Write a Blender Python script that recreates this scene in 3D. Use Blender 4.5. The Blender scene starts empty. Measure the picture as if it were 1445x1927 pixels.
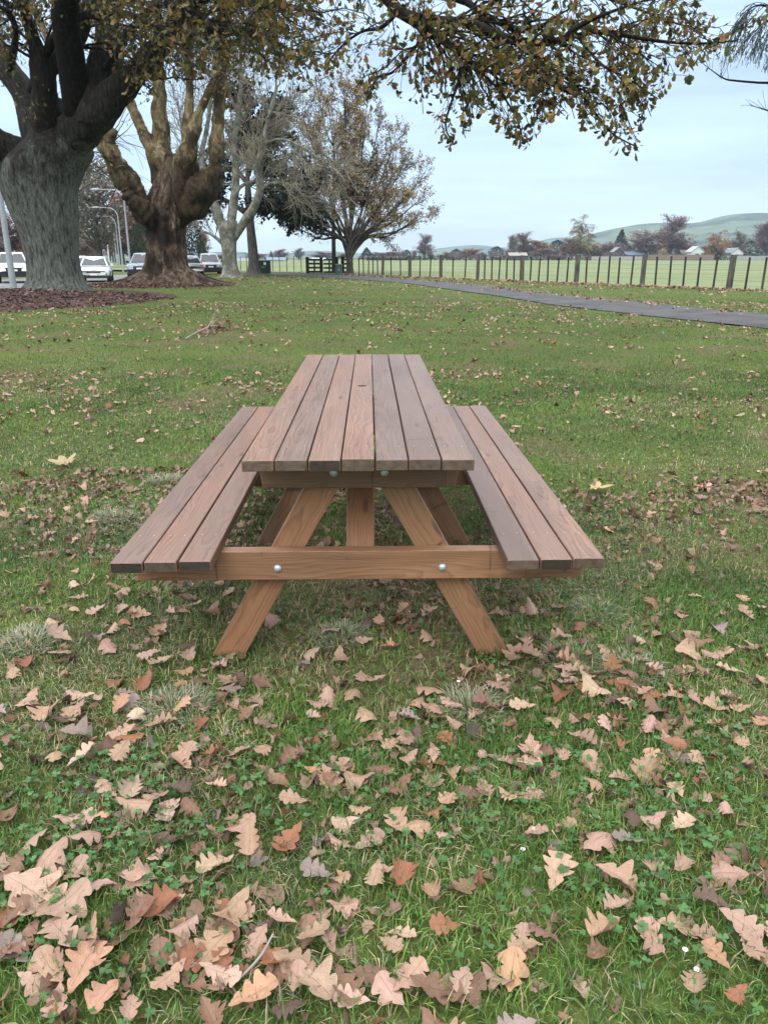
import bpy, math, random
import numpy as np
from mathutils import Matrix, Vector

# ------------------------------------------------------------------ camera, world, sun, exposure
C = bpy.context.scene.collection
SC = bpy.context.scene
TH = math.radians(18.3); YAW = math.radians(1.09)
CAMX, CAMZ, FPX = 0.032, 1.27, 1448.0
cam = bpy.data.cameras.new("camera"); camo = bpy.data.objects.new("camera", cam); C.objects.link(camo)
camo.location = (CAMX, 0, CAMZ); camo.rotation_euler = (math.pi/2-TH, 0, -YAW)
cam.sensor_fit = 'VERTICAL'; cam.sensor_height = 34.6; cam.sensor_width = 26.0
cam.lens = FPX/1927*34.6
cam.clip_start = 0.05; cam.clip_end = 12000
SC.camera = camo
SC.view_settings.view_transform = 'Standard'; SC.view_settings.look = 'None'
SC.view_settings.gamma = 1; SC.view_settings.exposure = 0.18; SC.view_settings.use_curve_mapping = False
SC.cycles.max_bounces = 6; SC.cycles.diffuse_bounces = 3; SC.cycles.transmission_bounces = 3
SC.cycles.volume_bounces = 0; SC.cycles.transparent_max_bounces = 8
SC.cycles.use_adaptive_sampling = True; SC.cycles.adaptive_threshold = 0.02

SUN_EL, SUN_ROT = math.radians(42), math.radians(200)
W = bpy.data.worlds.new("World"); SC.world = W; W.use_nodes = True
nt = W.node_tree; nt.nodes.clear()
def wn(t, **k):
    n = nt.nodes.new(t)
    for a, b in k.items(): setattr(n, a, b)
    return n
sky = wn('ShaderNodeTexSky', sky_type='NISHITA', sun_disc=False, sun_elevation=SUN_EL, sun_rotation=SUN_ROT)
bg1 = wn('ShaderNodeBackground'); bg1.inputs[1].default_value = 0.05
nt.links.new(sky.outputs[0], bg1.inputs[0])
tc = wn('ShaderNodeTexCoord'); sep = wn('ShaderNodeSeparateXYZ'); nt.links.new(tc.outputs['Generated'], sep.inputs[0])
ramp = wn('ShaderNodeValToRGB'); nt.links.new(sep.outputs['Z'], ramp.inputs[0])
cr = ramp.color_ramp
cr.elements[0].position = 0.0; cr.elements[0].color = (.66, .77, .85, 1)
cr.elements[1].position = 1.0; cr.elements[1].color = (2.6, 2.65, 2.7, 1)
e = cr.elements.new(0.10); e.color = (.39, .495, .65, 1)
e = cr.elements.new(0.26); e.color = (.45, .56, .715, 1)
e = cr.elements.new(0.5); e.color = (1.8, 1.88, 1.95, 1)
mp = wn('ShaderNodeMapping'); mp.inputs['Scale'].default_value = (1.6, 1.6, 13)
nt.links.new(tc.outputs['Generated'], mp.inputs[0])
nz = wn('ShaderNodeTexNoise'); nz.inputs['Scale'].default_value = 1.3; nz.inputs['Detail'].default_value = 5; nz.inputs['Roughness'].default_value = .5
nt.links.new(mp.outputs[0], nz.inputs['Vector'])
cl = wn('ShaderNodeMapRange'); cl.inputs['From Min'].default_value = .38; cl.inputs['From Max'].default_value = .64
cl.inputs['To Min'].default_value = .76; cl.inputs['To Max'].default_value = 1.38
nt.links.new(nz.outputs['Fac'], cl.inputs['Value'])
# brighter cloud towards the west (left of view)
gl = wn('ShaderNodeMapRange'); gl.inputs['From Min'].default_value = -.6; gl.inputs['From Max'].default_value = .45
gl.inputs['To Min'].default_value = 1.22; gl.inputs['To Max'].default_value = .98
nt.links.new(sep.outputs['X'], gl.inputs['Value'])
mu = wn('ShaderNodeMath', operation='MULTIPLY'); nt.links.new(cl.outputs[0], mu.inputs[0]); nt.links.new(gl.outputs[0], mu.inputs[1])
bg2 = wn('ShaderNodeBackground'); nt.links.new(ramp.outputs[0], bg2.inputs[0]); nt.links.new(mu.outputs[0], bg2.inputs[1])
ad = wn('ShaderNodeAddShader'); out = wn('ShaderNodeOutputWorld')
nt.links.new(bg1.outputs[0], ad.inputs[0]); nt.links.new(bg2.outputs[0], ad.inputs[1]); nt.links.new(ad.outputs[0], out.inputs[0])

sun = bpy.data.lights.new("sun", 'SUN'); sun.energy = 1.3; sun.angle = math.radians(25); sun.color = (1, .96, .9)
suno = bpy.data.objects.new("sun", sun); C.objects.link(suno)
_sd = Vector((math.sin(SUN_ROT)*math.cos(SUN_EL), math.cos(SUN_ROT)*math.cos(SUN_EL), math.sin(SUN_EL)))
suno.rotation_euler = _sd.to_track_quat('Z', 'Y').to_euler()

# ------------------------------------------------------------------ helpers: where a thing of the photo stands
CT, ST = math.cos(TH), math.sin(TH)
FW = np.array([math.sin(YAW), math.cos(YAW)]); RT = np.array([math.cos(YAW), -math.sin(YAW)])
def ray(px, py):
    u = (px-722.5)/FPX; v = (py-963.5)/FPX
    return CT - v*ST, u, ST + v*CT
def P(px, py, d):
    f, u, dn = ray(px, py); s = d/f
    xy = np.array([CAMX, 0]) + FW*d + RT*(u*s)
    return np.array([xy[0], xy[1], CAMZ - dn*s])
def G(px, py, z=0.0):
    f, u, dn = ray(px, py); s = (CAMZ - z)/dn
    xy = np.array([CAMX, 0]) + FW*f*s + RT*u*s
    return np.array([xy[0], xy[1], z])
def fdist(p): return (p[0]-CAMX)*FW[0] + p[1]*FW[1]

rng = np.random.default_rng(7); random.seed(7)
_lat = np.random.default_rng(99).random((257, 257))
def vnoise(x, y, seed=0):
    x = np.asarray(x, float) + seed*17.31; y = np.asarray(y, float) + seed*7.77
    xi = np.floor(x).astype(int); yi = np.floor(y).astype(int)
    fx = x-xi; fy = y-yi; fx = fx*fx*(3-2*fx); fy = fy*fy*(3-2*fy)
    a = _lat[xi % 256, yi % 256]; b = _lat[(xi+1) % 256, yi % 256]
    c = _lat[xi % 256, (yi+1) % 256]; d = _lat[(xi+1) % 256, (yi+1) % 256]
    return (a*(1-fx)+b*fx)*(1-fy) + (c*(1-fx)+d*fx)*fy
def fbm(x, y, o=4, seed=0):
    s = 0; a = .5; t = 0
    for i in range(o):
        s = s + a*vnoise(x*2**i, y*2**i, seed+i*3); t += a; a *= .5
    return s/t
def sstep(a, b, x):
    t = np.clip((x-a)/(b-a), 0, 1); return t*t*(3-2*t)
def hgt(x, y):
    """lawn surface"""
    x = np.asarray(x, float); y = np.asarray(y, float)
    bump = (fbm(x*1.3, y*1.3, 3, 5)-.5)*.035*(1-sstep(15, 30, np.hypot(x, y)))
    road = -.16*sstep(-13.2, -16.0, x)*sstep(15, 30, y)
    return bump + road + .018*(1-sstep(8, 16, y))

class MB:
    """collects vertices, faces and colours and links them as ONE mesh object"""
    def __init__(s): s.v = []; s.f3 = []; s.f4 = []; s.c = []; s.l = []; s.n = 0; s.ng = []
    def add(s, v, f, col=None, luv=None):
        v = np.asarray(v, float).reshape(-1, 3); f = np.asarray(f, int)
        s.v.append(v)
        if f.size: (s.f3 if f.shape[1] == 3 else s.f4).append(f + s.n)
        c = np.ones((len(v), 3)) if col is None else np.broadcast_to(np.asarray(col, float), (len(v), 3))
        s.c.append(c); s.l.append(np.zeros((len(v), 3)) if luv is None else luv)
        s.n += len(v); return s
    def ngon(s, v, faces):
        v = np.asarray(v, float); s.v.append(v); s.c.append(np.ones((len(v), 3))); s.l.append(np.zeros((len(v), 3)))
        for f in faces: s.ng.append([i + s.n for i in f])
        s.n += len(v); return s
    def box(s, lo, hi):
        (a, b, c), (d, e, f) = lo, hi
        return s.add([(a,b,c),(d,b,c),(d,e,c),(a,e,c),(a,b,f),(d,b,f),(d,e,f),(a,e,f)],
              [(0,3,2,1),(4,5,6,7),(0,1,5,4),(1,2,6,5),(2,3,7,6),(3,0,4,7)])
    def bar(s, a, b, w, t, up=(0,0,1)):
        a = np.array(a, float); b = np.array(b, float); d = b-a; d /= np.linalg.norm(d)
        x = np.cross(d, up); x /= np.linalg.norm(x)+1e-9; y = np.cross(x, d)
        q = [a+x*w/2*i+y*t/2*j for i, j in ((-1,-1),(1,-1),(1,1),(-1,1))] + [b+x*w/2*i+y*t/2*j for i, j in ((-1,-1),(1,-1),(1,1),(-1,1))]
        return s.add(q, [(0,3,2,1),(4,5,6,7),(0,1,5,4),(1,2,6,5),(2,3,7,6),(3,0,4,7)])
    def mesh(s, name, smooth=False):
        v = np.concatenate(s.v); m = bpy.data.meshes.new(name)
        f3 = np.concatenate(s.f3) if s.f3 else np.zeros((0, 3), int); f4 = np.concatenate(s.f4) if s.f4 else np.zeros((0, 4), int)
        gl = np.array([i for g in s.ng for i in g], int); gs = np.array([len(g) for g in s.ng], int)
        loops = np.concatenate([f3.ravel(), f4.ravel(), gl]).astype(np.int32)
        sizes = np.concatenate([np.full(len(f3), 3), np.full(len(f4), 4), gs]).astype(np.int32)
        starts = (np.cumsum(sizes)-sizes).astype(np.int32)
        m.vertices.add(len(v)); m.vertices.foreach_set('co', v.astype(np.float32).ravel())
        m.loops.add(len(loops)); m.loops.foreach_set('vertex_index', loops)
        m.polygons.add(len(sizes)); m.polygons.foreach_set('loop_start', starts)
        m.polygons.foreach_set('use_smooth', np.full(len(sizes), smooth))
        c = np.ones((len(v), 4), np.float32); c[:, :3] = np.concatenate(s.c)
        m.attributes.new('Col', 'FLOAT_COLOR', 'POINT').data.foreach_set('color', c.ravel())
        m.attributes.new('luv', 'FLOAT_VECTOR', 'POINT').data.foreach_set('vector', np.concatenate(s.l).astype(np.float32).ravel())
        m.update(calc_edges=True); m.validate(); return m
    def build(s, name, mat, parent=None, smooth=False, loc=None):
        me = s.mesh(name, smooth)
        if loc is not None: me.transform(Matrix.Translation(-Vector(loc)))
        me.materials.append(mat); return link(name, me, parent, loc)
def link(name, me, parent=None, loc=None):
    o = bpy.data.objects.new(name, me); C.objects.link(o)
    if parent is not None:
        o.parent = parent
        if loc is None and parent.get('_abs'): o.location = -Vector(parent.location)
    elif loc is not None: o.location = loc
    return o
def thing(name, label, cat, loc=(0,0,0), group=None, rz=0, absolute=True):
    o = bpy.data.objects.new(name, None); C.objects.link(o); o.location = loc; o.rotation_euler = (0, 0, rz)
    if absolute: o['_abs'] = 1
    return tag(o, label, cat, group)
def tag(o, label=None, cat=None, group=None, kind=None):
    if label: o['label'] = label
    if cat: o['category'] = cat
    if group: o['group'] = group
    if kind: o['kind'] = kind
    return o
def copy_tree(o, parent=None):
    c = o.copy(); C.objects.link(c)
    if parent is not None: c.parent = parent
    for ch in list(o.children): copy_tree(ch, c)
    return c

def proj(p):
    q = np.asarray(p, float) - np.array([CAMX, 0, CAMZ]); d = q[..., :2]@FW; l = q[..., :2]@RT; z = q[..., 2]
    t = d*CT - z*ST; return 722.5+FPX*l/t, 963.5+FPX*(-z*CT - d*ST)/t
def above(p, edge):
    x, y = proj(p); e = np.array(edge, float); return y < np.interp(x, e[:, 0], e[:, 1])
# ------------------------------------------------------------------ tubes and growth (vectorised)
def nrm(a): return a/(np.linalg.norm(a, axis=-1, keepdims=True)+1e-9)
def tubes(mb, Pn, R, sides, col=None, nz=0.):
    """Pn (N,K,3), R (N,K)"""
    N, K, _ = Pn.shape
    T = nrm(np.gradient(Pn, axis=1))
    ref = np.where(np.abs(T[:, :1, 2:3]) > .8, np.array([1., .13, 0]), np.array([0, 0, 1.]))
    A = nrm(np.cross(T, np.broadcast_to(ref, T.shape))); B = np.cross(T, A)
    th = np.linspace(0, 2*np.pi, sides, endpoint=False)
    V = Pn[:, :, None] + R[:, :, None, None]*(A[:, :, None]*np.cos(th)[:, None] + B[:, :, None]*np.sin(th)[:, None])
    if nz:
        c_ = Pn[:, :, None]; V = c_ + (V-c_)*(1+nz*2*(fbm(V[..., 0]*2.1+V[..., 2]*1.1+40, V[..., 1]*2.1-V[..., 2]*1.5+40, 5, 13)-.5))[..., None]
    idx = np.arange(N*K*sides).reshape(N, K, sides); nx = np.roll(idx, -1, 2)
    F = np.stack([idx[:, :-1], nx[:, :-1], nx[:, 1:], idx[:, 1:]], -1).reshape(-1, 4)
    c = None if col is None else np.repeat(np.broadcast_to(col, (N, 3)), K*sides, 0)
    mb.add(V.reshape(-1, 3), F, c)
def catmull(pts, n):
    p = np.asarray(pts, float); p = np.vstack([2*p[0]-p[1], p, 2*p[-1]-p[-2]])
    t = np.linspace(0, len(p)-3-1e-6, n); i = t.astype(int); f = (t-i)[:, None]
    a, b, c, d = p[i], p[i+1], p[i+2], p[i+3]
    return .5*(2*b+(c-a)*f+(2*a-5*b+4*c-d)*f**2+(3*b-a-3*c+d)*f**3)
def limb(pix, d0, n=14, dd=None):
    """pixel path [(x,y,width_px)], forward distance d0 (+ per-point offsets) -> (n,3), (n,)"""
    q = []
    for i, (x, y, w) in enumerate(pix):
        d = d0 + (dd[i] if dd is not None else 0)
        p = P(x, y, d); q.append((*p, w/FPX*d*.98/2))
    if pix[0][2] > 18: q[0] = (*q[0][:3], q[0][3]*.4)
    q = catmull(q, n); return q[:, :3], np.maximum(q[:, 3], .004)
def interp(Pn, R, k, t):
    K = Pn.shape[1]; x = t*(K-1); i = np.minimum(x.astype(int), K-2); f = (x-i)
    p = Pn[k, i]*(1-f)[:, None] + Pn[k, i+1]*f[:, None]; r = R[k, i]*(1-f) + R[k, i+1]*f
    return p, r, nrm(Pn[k, i+1]-Pn[k, i])
def sprout(Pn, R, M, length, K=5, ang=(.5, 1.1), up=.0, bend=.0, rf=.55, rmax=9, t0=.25, jit=.06, rng=rng, tip=.3, t1=1.):
    """M children grown on the tubes Pn/R"""
    N = len(Pn); L = np.linalg.norm(np.diff(Pn, axis=1), axis=2).sum(1); w = L/L.sum()
    k = rng.choice(N, M, p=w); t = t0 + (t1-t0)*rng.random(M)
    p, r, T = interp(Pn, R, k, t)
    perp = nrm(np.cross(T, rng.normal(size=(M, 3)))); a = rng.uniform(*ang, M)[:, None]
    D = nrm(T*np.cos(a) + perp*np.sin(a) + np.array([0, 0, up]))
    ln = (rng.uniform(length[0], length[1], M)*(1-.35*t))[:, None, None]
    s = np.linspace(0, 1, K)[None, :, None]
    Q = p[:, None] + D[:, None]*ln*s + np.array([0, 0, bend])*ln*s**2
    J = rng.normal(size=(M, K, 3))*jit*ln; J[:, 0] = 0; Q = Q + np.cumsum(J, 1)*.6
    r0 = np.minimum(r*rf, rmax)*rng.uniform(.7, 1, M)
    return Q, r0[:, None]*np.linspace(1, tip, K)[None]
def stack(*ls):
    """list of (pts,rad) single limbs with equal n -> arrays"""
    return np.stack([a for a, _ in ls]), np.stack([b for _, b in ls])

# ------------------------------------------------------------------ materials
class NT:
    def __init__(s, name):
        s.m = bpy.data.materials.new(name); s.m.use_nodes = True; s.t = s.m.node_tree; s.t.nodes.clear()
        s.out = s.n('ShaderNodeOutputMaterial')
    def n(s, t, **k):
        n = s.t.nodes.new(t)
        for a, b in k.items():
            if a.startswith('i_'):
                key = a[2:].replace('_', ' '); n.inputs[int(key) if key.isdigit() else key].default_value = b
            else: setattr(n, a, b)
        return n
    def l(s, a, b): s.t.links.new(a, b); return s
    def noise(s, vec, scale, detail=4, rough=.55, dist=0):
        n = s.n('ShaderNodeTexNoise', i_Scale=scale, i_Detail=detail, i_Roughness=rough, i_Distortion=dist)
        if vec is not None: s.l(vec, n.inputs['Vector'])
        return n.outputs['Fac']
    def ramp(s, fac, stops):
        r = s.n('ShaderNodeValToRGB'); s.l(fac, r.inputs[0]); e = r.color_ramp.elements
        while len(e) < len(stops): e.new(.5)
        for i, (p, c) in enumerate(stops):
            e[i].position = p; e[i].color = (*c, 1) if hasattr(c, '__len__') else (c, c, c, 1)
        return r.outputs[0]
    def mix(s, f, a, b, mode='MIX'):
        m = s.n('ShaderNodeMix', data_type='RGBA', blend_type=mode)
        for sock, v in ((m.inputs[0], f), (m.inputs[6], a), (m.inputs[7], b)):
            if hasattr(v, 'is_output') or isinstance(v, bpy.types.NodeSocket): s.l(v, sock)
            elif hasattr(v, '__len__'): sock.default_value = (*v, 1) if len(v) == 3 else v
            else: sock.default_value = v
        return m.outputs[2]
    def math(s, op, a, b=None, c=None):
        m = s.n('ShaderNodeMath', operation=op)
        for i, v in enumerate((a, b, c)):
            if v is None: continue
            if isinstance(v, bpy.types.NodeSocket): s.l(v, m.inputs[i])
            else: m.inputs[i].default_value = v
        return m.outputs[0]
    def mapping(s, vec, scale=(1,1,1), loc=None):
        m = s.n('ShaderNodeMapping'); s.l(vec, m.inputs[0]); m.inputs['Scale'].default_value = scale
        if loc is not None: s.l(loc, m.inputs['Location'])
        return m.outputs[0]
    def obj(s): return s.n('ShaderNodeTexCoord').outputs['Object']
    def attr(s, name): return s.n('ShaderNodeAttribute', attribute_name=name)
    def fin(s, col, rough=.8, spec=.3, bump=None, bstr=.5, bdist=.01, trans=0, metal=0):
        b = s.n('ShaderNodeBsdfPrincipled')
        for k, v in (('Base Color', col), ('Roughness', rough), ('Specular IOR Level', spec), ('Metallic', metal)):
            if isinstance(v, bpy.types.NodeSocket): s.l(v, b.inputs[k])
            elif hasattr(v, '__len__'): b.inputs[k].default_value = (*v, 1)
            else: b.inputs[k].default_value = v
        if bump is not None:
            bp = s.n('ShaderNodeBump', i_Strength=bstr, i_Distance=bdist); s.l(bump, bp.inputs['Height']); s.l(bp.outputs[0], b.inputs['Normal'])
        sh = b.outputs[0]
        if trans:
            t = s.n('ShaderNodeBsdfTranslucent')
            if isinstance(col, bpy.types.NodeSocket): s.l(col, t.inputs[0])
            else: t.inputs[0].default_value = (*col, 1)
            mx = s.n('ShaderNodeMixShader', i_0=trans); s.l(sh, mx.inputs[1]); s.l(t.outputs[0], mx.inputs[2]); sh = mx.outputs[0]
        s.l(sh, s.out.inputs[0]); return s.m

def plain(name, col, rough=.7, spec=.3, var=.25, scale=8, metal=0):
    n = NT(name); f = n.noise(n.obj(), scale, 5)
    c = n.ramp(f, [(.3, tuple(x*(1-var) for x in col)), (.7, tuple(min(1, x*(1+var)) for x in col))])
    return n.fin(c, rough, spec, metal=metal, bump=f, bstr=.2)
def vcol(name, rough=.7, spec=.2, trans=0, noise=.0, scale=30):
    n = NT(name); c = n.attr('Col').outputs['Color']
    if noise:
        f = n.noise(n.obj(), scale, 3); k = n.ramp(f, [(.25, 1-noise), (.75, 1+noise)]); c = n.mix(1, c, k, 'MULTIPLY')
    return n.fin(c, rough, spec, trans=trans)
def leafmat(name, objcol):
    n = NT(name); uv = n.attr('luv').outputs['Vector']; sp = n.n('ShaderNodeSeparateXYZ'); n.l(uv, sp.inputs[0])
    base = n.n('ShaderNodeObjectInfo').outputs['Color'] if objcol else n.attr('Col').outputs['Color']
    au = n.math('ABSOLUTE', sp.outputs[0])
    mid = n.math('LESS_THAN', au, .035)
    # side veins run forward from the midrib
    ph = n.math('MULTIPLY', n.math('SUBTRACT', sp.outputs[1], n.math('MULTIPLY', au, .55)), 44.0)
    vein = n.math('POWER', n.math('ABSOLUTE', n.math('COSINE', ph)), 14.0)
    f = n.noise(uv, 5, 5, .65); blot = n.noise(n.mapping(uv, (1, 1, 1)), 1.7, 3)
    c = n.mix(1, base, n.ramp(f, [(.25, .72), (.75, 1.2)]), 'MULTIPLY')
    c = n.mix(n.math('MULTIPLY', vein, .28), c, n.mix(1, base, (.5, .42, .38), 'MULTIPLY'))
    c = n.mix(n.math('MULTIPLY', mid, .55), c, n.mix(1, base, (.45, .36, .32), 'MULTIPLY'))
    c = n.mix(n.ramp(blot, [(.58, 0.), (.72, .45)]), c, n.mix(1, base, (.5, .42, .4), 'MULTIPLY'))
    return n.fin(c, .55, .35, bump=n.math('ADD', vein, f), bstr=.35, bdist=.002, trans=.12)

def wood(name, light, dark, grey, gamt, rough):
    n = NT(name); o = n.n('ShaderNodeTexCoord'); info = n.n('ShaderNodeObjectInfo')
    rv = n.n('ShaderNodeCombineXYZ'); r = info.outputs['Random']
    n.l(n.math('MULTIPLY', r, 13.7), rv.inputs[0]); n.l(n.math('MULTIPLY', r, 71.3), rv.inputs[1]); n.l(n.math('MULTIPLY', r, 37.1), rv.inputs[2])
    vec = n.n('ShaderNodeVectorMath', operation='ADD'); n.l(o.outputs['Object'], vec.inputs[0]); n.l(rv.outputs[0], vec.inputs[1])
    sp = n.n('ShaderNodeSeparateXYZ'); n.l(o.outputs['Object'], sp.inputs[0])
    wob = n.noise(n.mapping(vec.outputs[0], (3, .9, 3)), 1.6, 3, .5)
    wob2 = n.noise(n.mapping(vec.outputs[0], (9, 2.2, 9)), 2.2, 3, .55)
    # distance from the pith, which lies a little below and beside the plank
    px = n.math('SUBTRACT', n.math('MULTIPLY', n.math('FRACT', n.math('MULTIPLY', r, 7.13)), .12), .06)
    pz = n.math('ADD', n.math('MULTIPLY', n.math('FRACT', n.math('MULTIPLY', r, 3.71)), .07), .018)
    dx = n.math('SUBTRACT', sp.outputs[0], px); dz = n.math('ADD', sp.outputs[2], pz)
    d = n.math('SQRT', n.math('ADD', n.math('MULTIPLY', dx, dx), n.math('MULTIPLY', dz, dz)))
    ph = n.math('ADD', n.math('MULTIPLY', d, 170), n.math('ADD', n.math('MULTIPLY', wob, 9.0), n.math('MULTIPLY', wob2, 2.5)))
    ring = n.math('FRACT', ph)
    ring = n.ramp(ring, [(0, .1), (.55, .35), (.86, 1.), (1, .05)])
    fib = n.noise(n.mapping(vec.outputs[0], (260, 5, 260)), 1, 4, .6)
    big = n.noise(n.mapping(vec.outputs[0], (7, 1.1, 7)), 1.3, 4, .55)
    knot = n.n('ShaderNodeTexVoronoi', i_Scale=1.0, feature='F1'); n.l(n.mapping(vec.outputs[0], (9, 2.4, 9)), knot.inputs['Vector'])
    c = n.mix(n.math('MULTIPLY', ring, .72), light, dark)
    c = n.mix(1, c, n.ramp(fib, [(.3, .8), (.7, 1.16)]), 'MULTIPLY')
    c = n.mix(1, c, n.ramp(big, [(.3, .72), (.7, 1.25)]), 'MULTIPLY')
    tone = n.ramp(n.math('FRACT', n.math('MULTIPLY', r, 19.3)), [(0, (.62, .64, .70)), (.5, (1., 1., 1.)), (1, (1.32, 1.14, 1.0))])
    c = n.mix(1, c, tone, 'MULTIPLY')
    gw = n.ramp(n.noise(n.mapping(vec.outputs[0], (5, .8, 5)), 2.1, 5, .6), [(.38, gamt*.35), (.66, gamt)])
    c = n.mix(gw, c, n.mix(1, grey, n.ramp(fib, [(.3, .75), (.7, 1.2)]), 'MULTIPLY'))
    c = n.mix(n.ramp(knot.outputs['Distance'], [(.0, .85), (.07, .5), (.11, 0.)]), c, (.035, .02, .014))
    # fine drying cracks across and along the plank
    chk = n.noise(n.mapping(vec.outputs[0], (4, 34, 4)), 1., 2, .4); 
    c = n.mix(n.ramp(chk, [(.70, 0.), (.735, .75), (.76, 0.)]), c, (.03, .02, .015))
    ns = n.n('ShaderNodeSeparateXYZ'); n.l(o.outputs['Normal'], ns.inputs[0])
    end = n.math('GREATER_THAN', n.math('ABSOLUTE', ns.outputs[1]), .9)
    blk = n.ramp(n.math('FRACT', n.math('MULTIPLY', r, 31.7)), [(0, (.12, .085, .06)), (.6, (.10, .07, .052)), (.8, (.028, .02, .017)), (1, (.05, .035, .028))])
    ec = n.mix(n.math('MULTIPLY', ring, .8), blk, n.mix(1, blk, (.4, .38, .36), 'MULTIPLY'))
    ec = n.mix(1, ec, n.ramp(n.noise(n.mapping(vec.outputs[0], (60, 20, 60)), 1, 4), [(.3, .65), (.7, 1.4)]), 'MULTIPLY')
    c = n.mix(end, c, ec)
    return n.fin(c, n.ramp(fib, [(.2, rough-.08), (.8, rough+.1)]), .5, bump=n.math('ADD', n.math('MULTIPLY', ring, .5), n.math('MULTIPLY', fib, .8)), bstr=.3, bdist=.0015)

def bark(name, c0, c1, c2, stretch=(6, 6, 1.3), patch=None, lich=None, bstr=.9, bdist=.05):
    n = NT(name); o = n.obj(); v = n.mapping(o, stretch)
    f = n.noise(v, 2.0, 6, .62, .4); g = n.noise(o, .7, 4); h = n.noise(v, 7, 4, .6)
    c = n.ramp(f, [(.3, c0), (.52, c1), (.72, c2)])
    c = n.mix(1, c, n.ramp(h, [(.25, .6), (.75, 1.35)]), 'MULTIPLY')
    if patch is not None: c = n.mix(n.ramp(n.noise(o, patch[1], 5, .6), [(.50, 0.), (.56, patch[2])]), c, patch[0])
    if lich is not None:
        sp = n.n('ShaderNodeSeparateXYZ'); n.l(o, sp.inputs[0])
        k = n.math('ADD', n.math('ADD', n.math('POWER', n.math('DIVIDE', n.math('MAXIMUM', sp.outputs[2], 0.), lich[1]), 2.0), n.math('MULTIPLY', n.noise(n.mapping(o, (1, 1, .35)), 1.5, 7, .7), 2.2)), n.math('MULTIPLY', n.math('ADD', sp.outputs[0], 11.3), -.08))
        lc = n.mix(1, n.mix(1, lich[0], n.ramp(f, [(.34, .22), (.5, .85), (.68, 1.3)]), 'MULTIPLY'), n.ramp(h, [(.3, .55), (.65, 1.25)]), 'MULTIPLY')
        c = n.mix(n.ramp(n.math('MULTIPLY', k, .4), [(.60, .92), (.75, .02)]), c, lc)
    return n.fin(c, .9, .15, bump=n.math('ADD', f, n.math('MULTIPLY', h, .4)), bstr=bstr, bdist=bdist)

M_top = wood('weathered stained deck timber', (.20, .104, .063), (.052, .027, .018), (.165, .115, .092), .6, .42)
M_leg = wood('orange stained framing timber', (.255, .128, .060), (.13, .060, .026), (.18, .115, .08), .2, .55)
M_zinc = plain('galvanised steel', (.42, .47, .49), .42, .5, .2, 60, metal=.55)
M_nail = plain('nail head steel', (.5, .46, .43), .4, .5, .2, 200, metal=.4)
M_leafO = leafmat('dry oak leaf', True); M_leafC = leafmat('dry leaf litter', False)
M_grass = vcol('grass blades', .55, .28, .22)
M_crown = vcol('autumn oak foliage', .6, .3, .28)
M_twig = vcol('twigs', .9, .1)
M_far = vcol('far foliage', .9, .05, .1)
M_oak = bark('oak bark with painted crown shade', (.007, .006, .005), (.022, .019, .016), (.055, .048, .04), lich=((.118, .126, .108), 5.0))  # near-black base colour paints in the crown's shade; grey lichen covers the lower trunk
M_oaklimb = bark('oak branch bark with painted crown shade', (.006, .005, .004), (.013, .011, .009), (.032, .027, .022), bdist=.02)  # branch colour darkened to hold shade from the crown
M_plane = bark('flaking plane bark', (.016, .011, .008), (.075, .052, .036), (.21, .16, .115), (2.6, 2.6, 1.0), patch=((.014, .010, .008), .8, .85))
M_planelimb = bark('mossy plane limb bark', (.035, .027, .014), (.135, .104, .056), (.26, .205, .118), (3, 3, 1.5), lich=((.035, .024, .014), 6.), patch=((.025, .018, .010), 1.1, .8), bdist=.02)
M_pale = bark('pale grey sycamore bark', (.09, .086, .072), (.18, .178, .15), (.30, .295, .255), (2, 2, 1.5), patch=((.085, .08, .06), 1.9, .7), bdist=.015)
M_pine = bark('grey pine trunk bark', (.045, .04, .035), (.10, .092, .082), (.17, .155, .14), bdist=.03)
M_brownbark = bark('slim brown trunk bark', (.03, .026, .022), (.075, .066, .056), (.15, .13, .115), bdist=.02)
M_fence = bark('grey fence post timber', (.03, .027, .023), (.085, .078, .068), (.17, .16, .14), (8, 8, 1), bdist=.004)
M_batten = bark('dark fence batten timber', (.018, .016, .014), (.04, .036, .031), (.085, .077, .066), (8, 8, 1), bdist=.004)
M_mulch = None

# ------------------------------------------------------------------ the setting: lawn, field, path, road, hills
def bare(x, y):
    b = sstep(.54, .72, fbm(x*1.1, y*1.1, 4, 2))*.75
    tb = np.exp(-(((x)/.75)**2+((y-2.6)/1.3)**2)**2)  # worn soil under the table, weighted up to stand in for its shade
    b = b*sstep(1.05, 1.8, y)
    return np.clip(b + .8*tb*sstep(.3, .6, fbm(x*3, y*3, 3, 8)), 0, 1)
def lush(x, y): return fbm(x*.75, y*.75, 4, 21)
gx = np.concatenate([-np.geomspace(6000, 9.3, 46), np.linspace(-9, 9, 190), np.geomspace(9.3, 6000, 46)])
gy = np.concatenate([-np.geomspace(400, 2.2, 12), np.linspace(-2, 16, 190), np.geomspace(16.3, 9000, 90)])
X, Y = np.meshgrid(gx, gy, indexing='ij')
Z = hgt(X, Y); nx_, ny_ = X.shape
idx = np.arange(nx_*ny_).reshape(nx_, ny_)
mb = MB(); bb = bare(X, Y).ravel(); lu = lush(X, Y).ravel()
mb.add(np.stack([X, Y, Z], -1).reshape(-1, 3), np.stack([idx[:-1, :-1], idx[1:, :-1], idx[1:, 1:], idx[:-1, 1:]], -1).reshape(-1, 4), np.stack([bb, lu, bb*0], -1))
n = NT('lawn soil and thatch'); o = n.obj(); sc = n.n('ShaderNodeSeparateColor'); n.l(n.attr('Col').outputs['Color'], sc.inputs[0])
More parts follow.
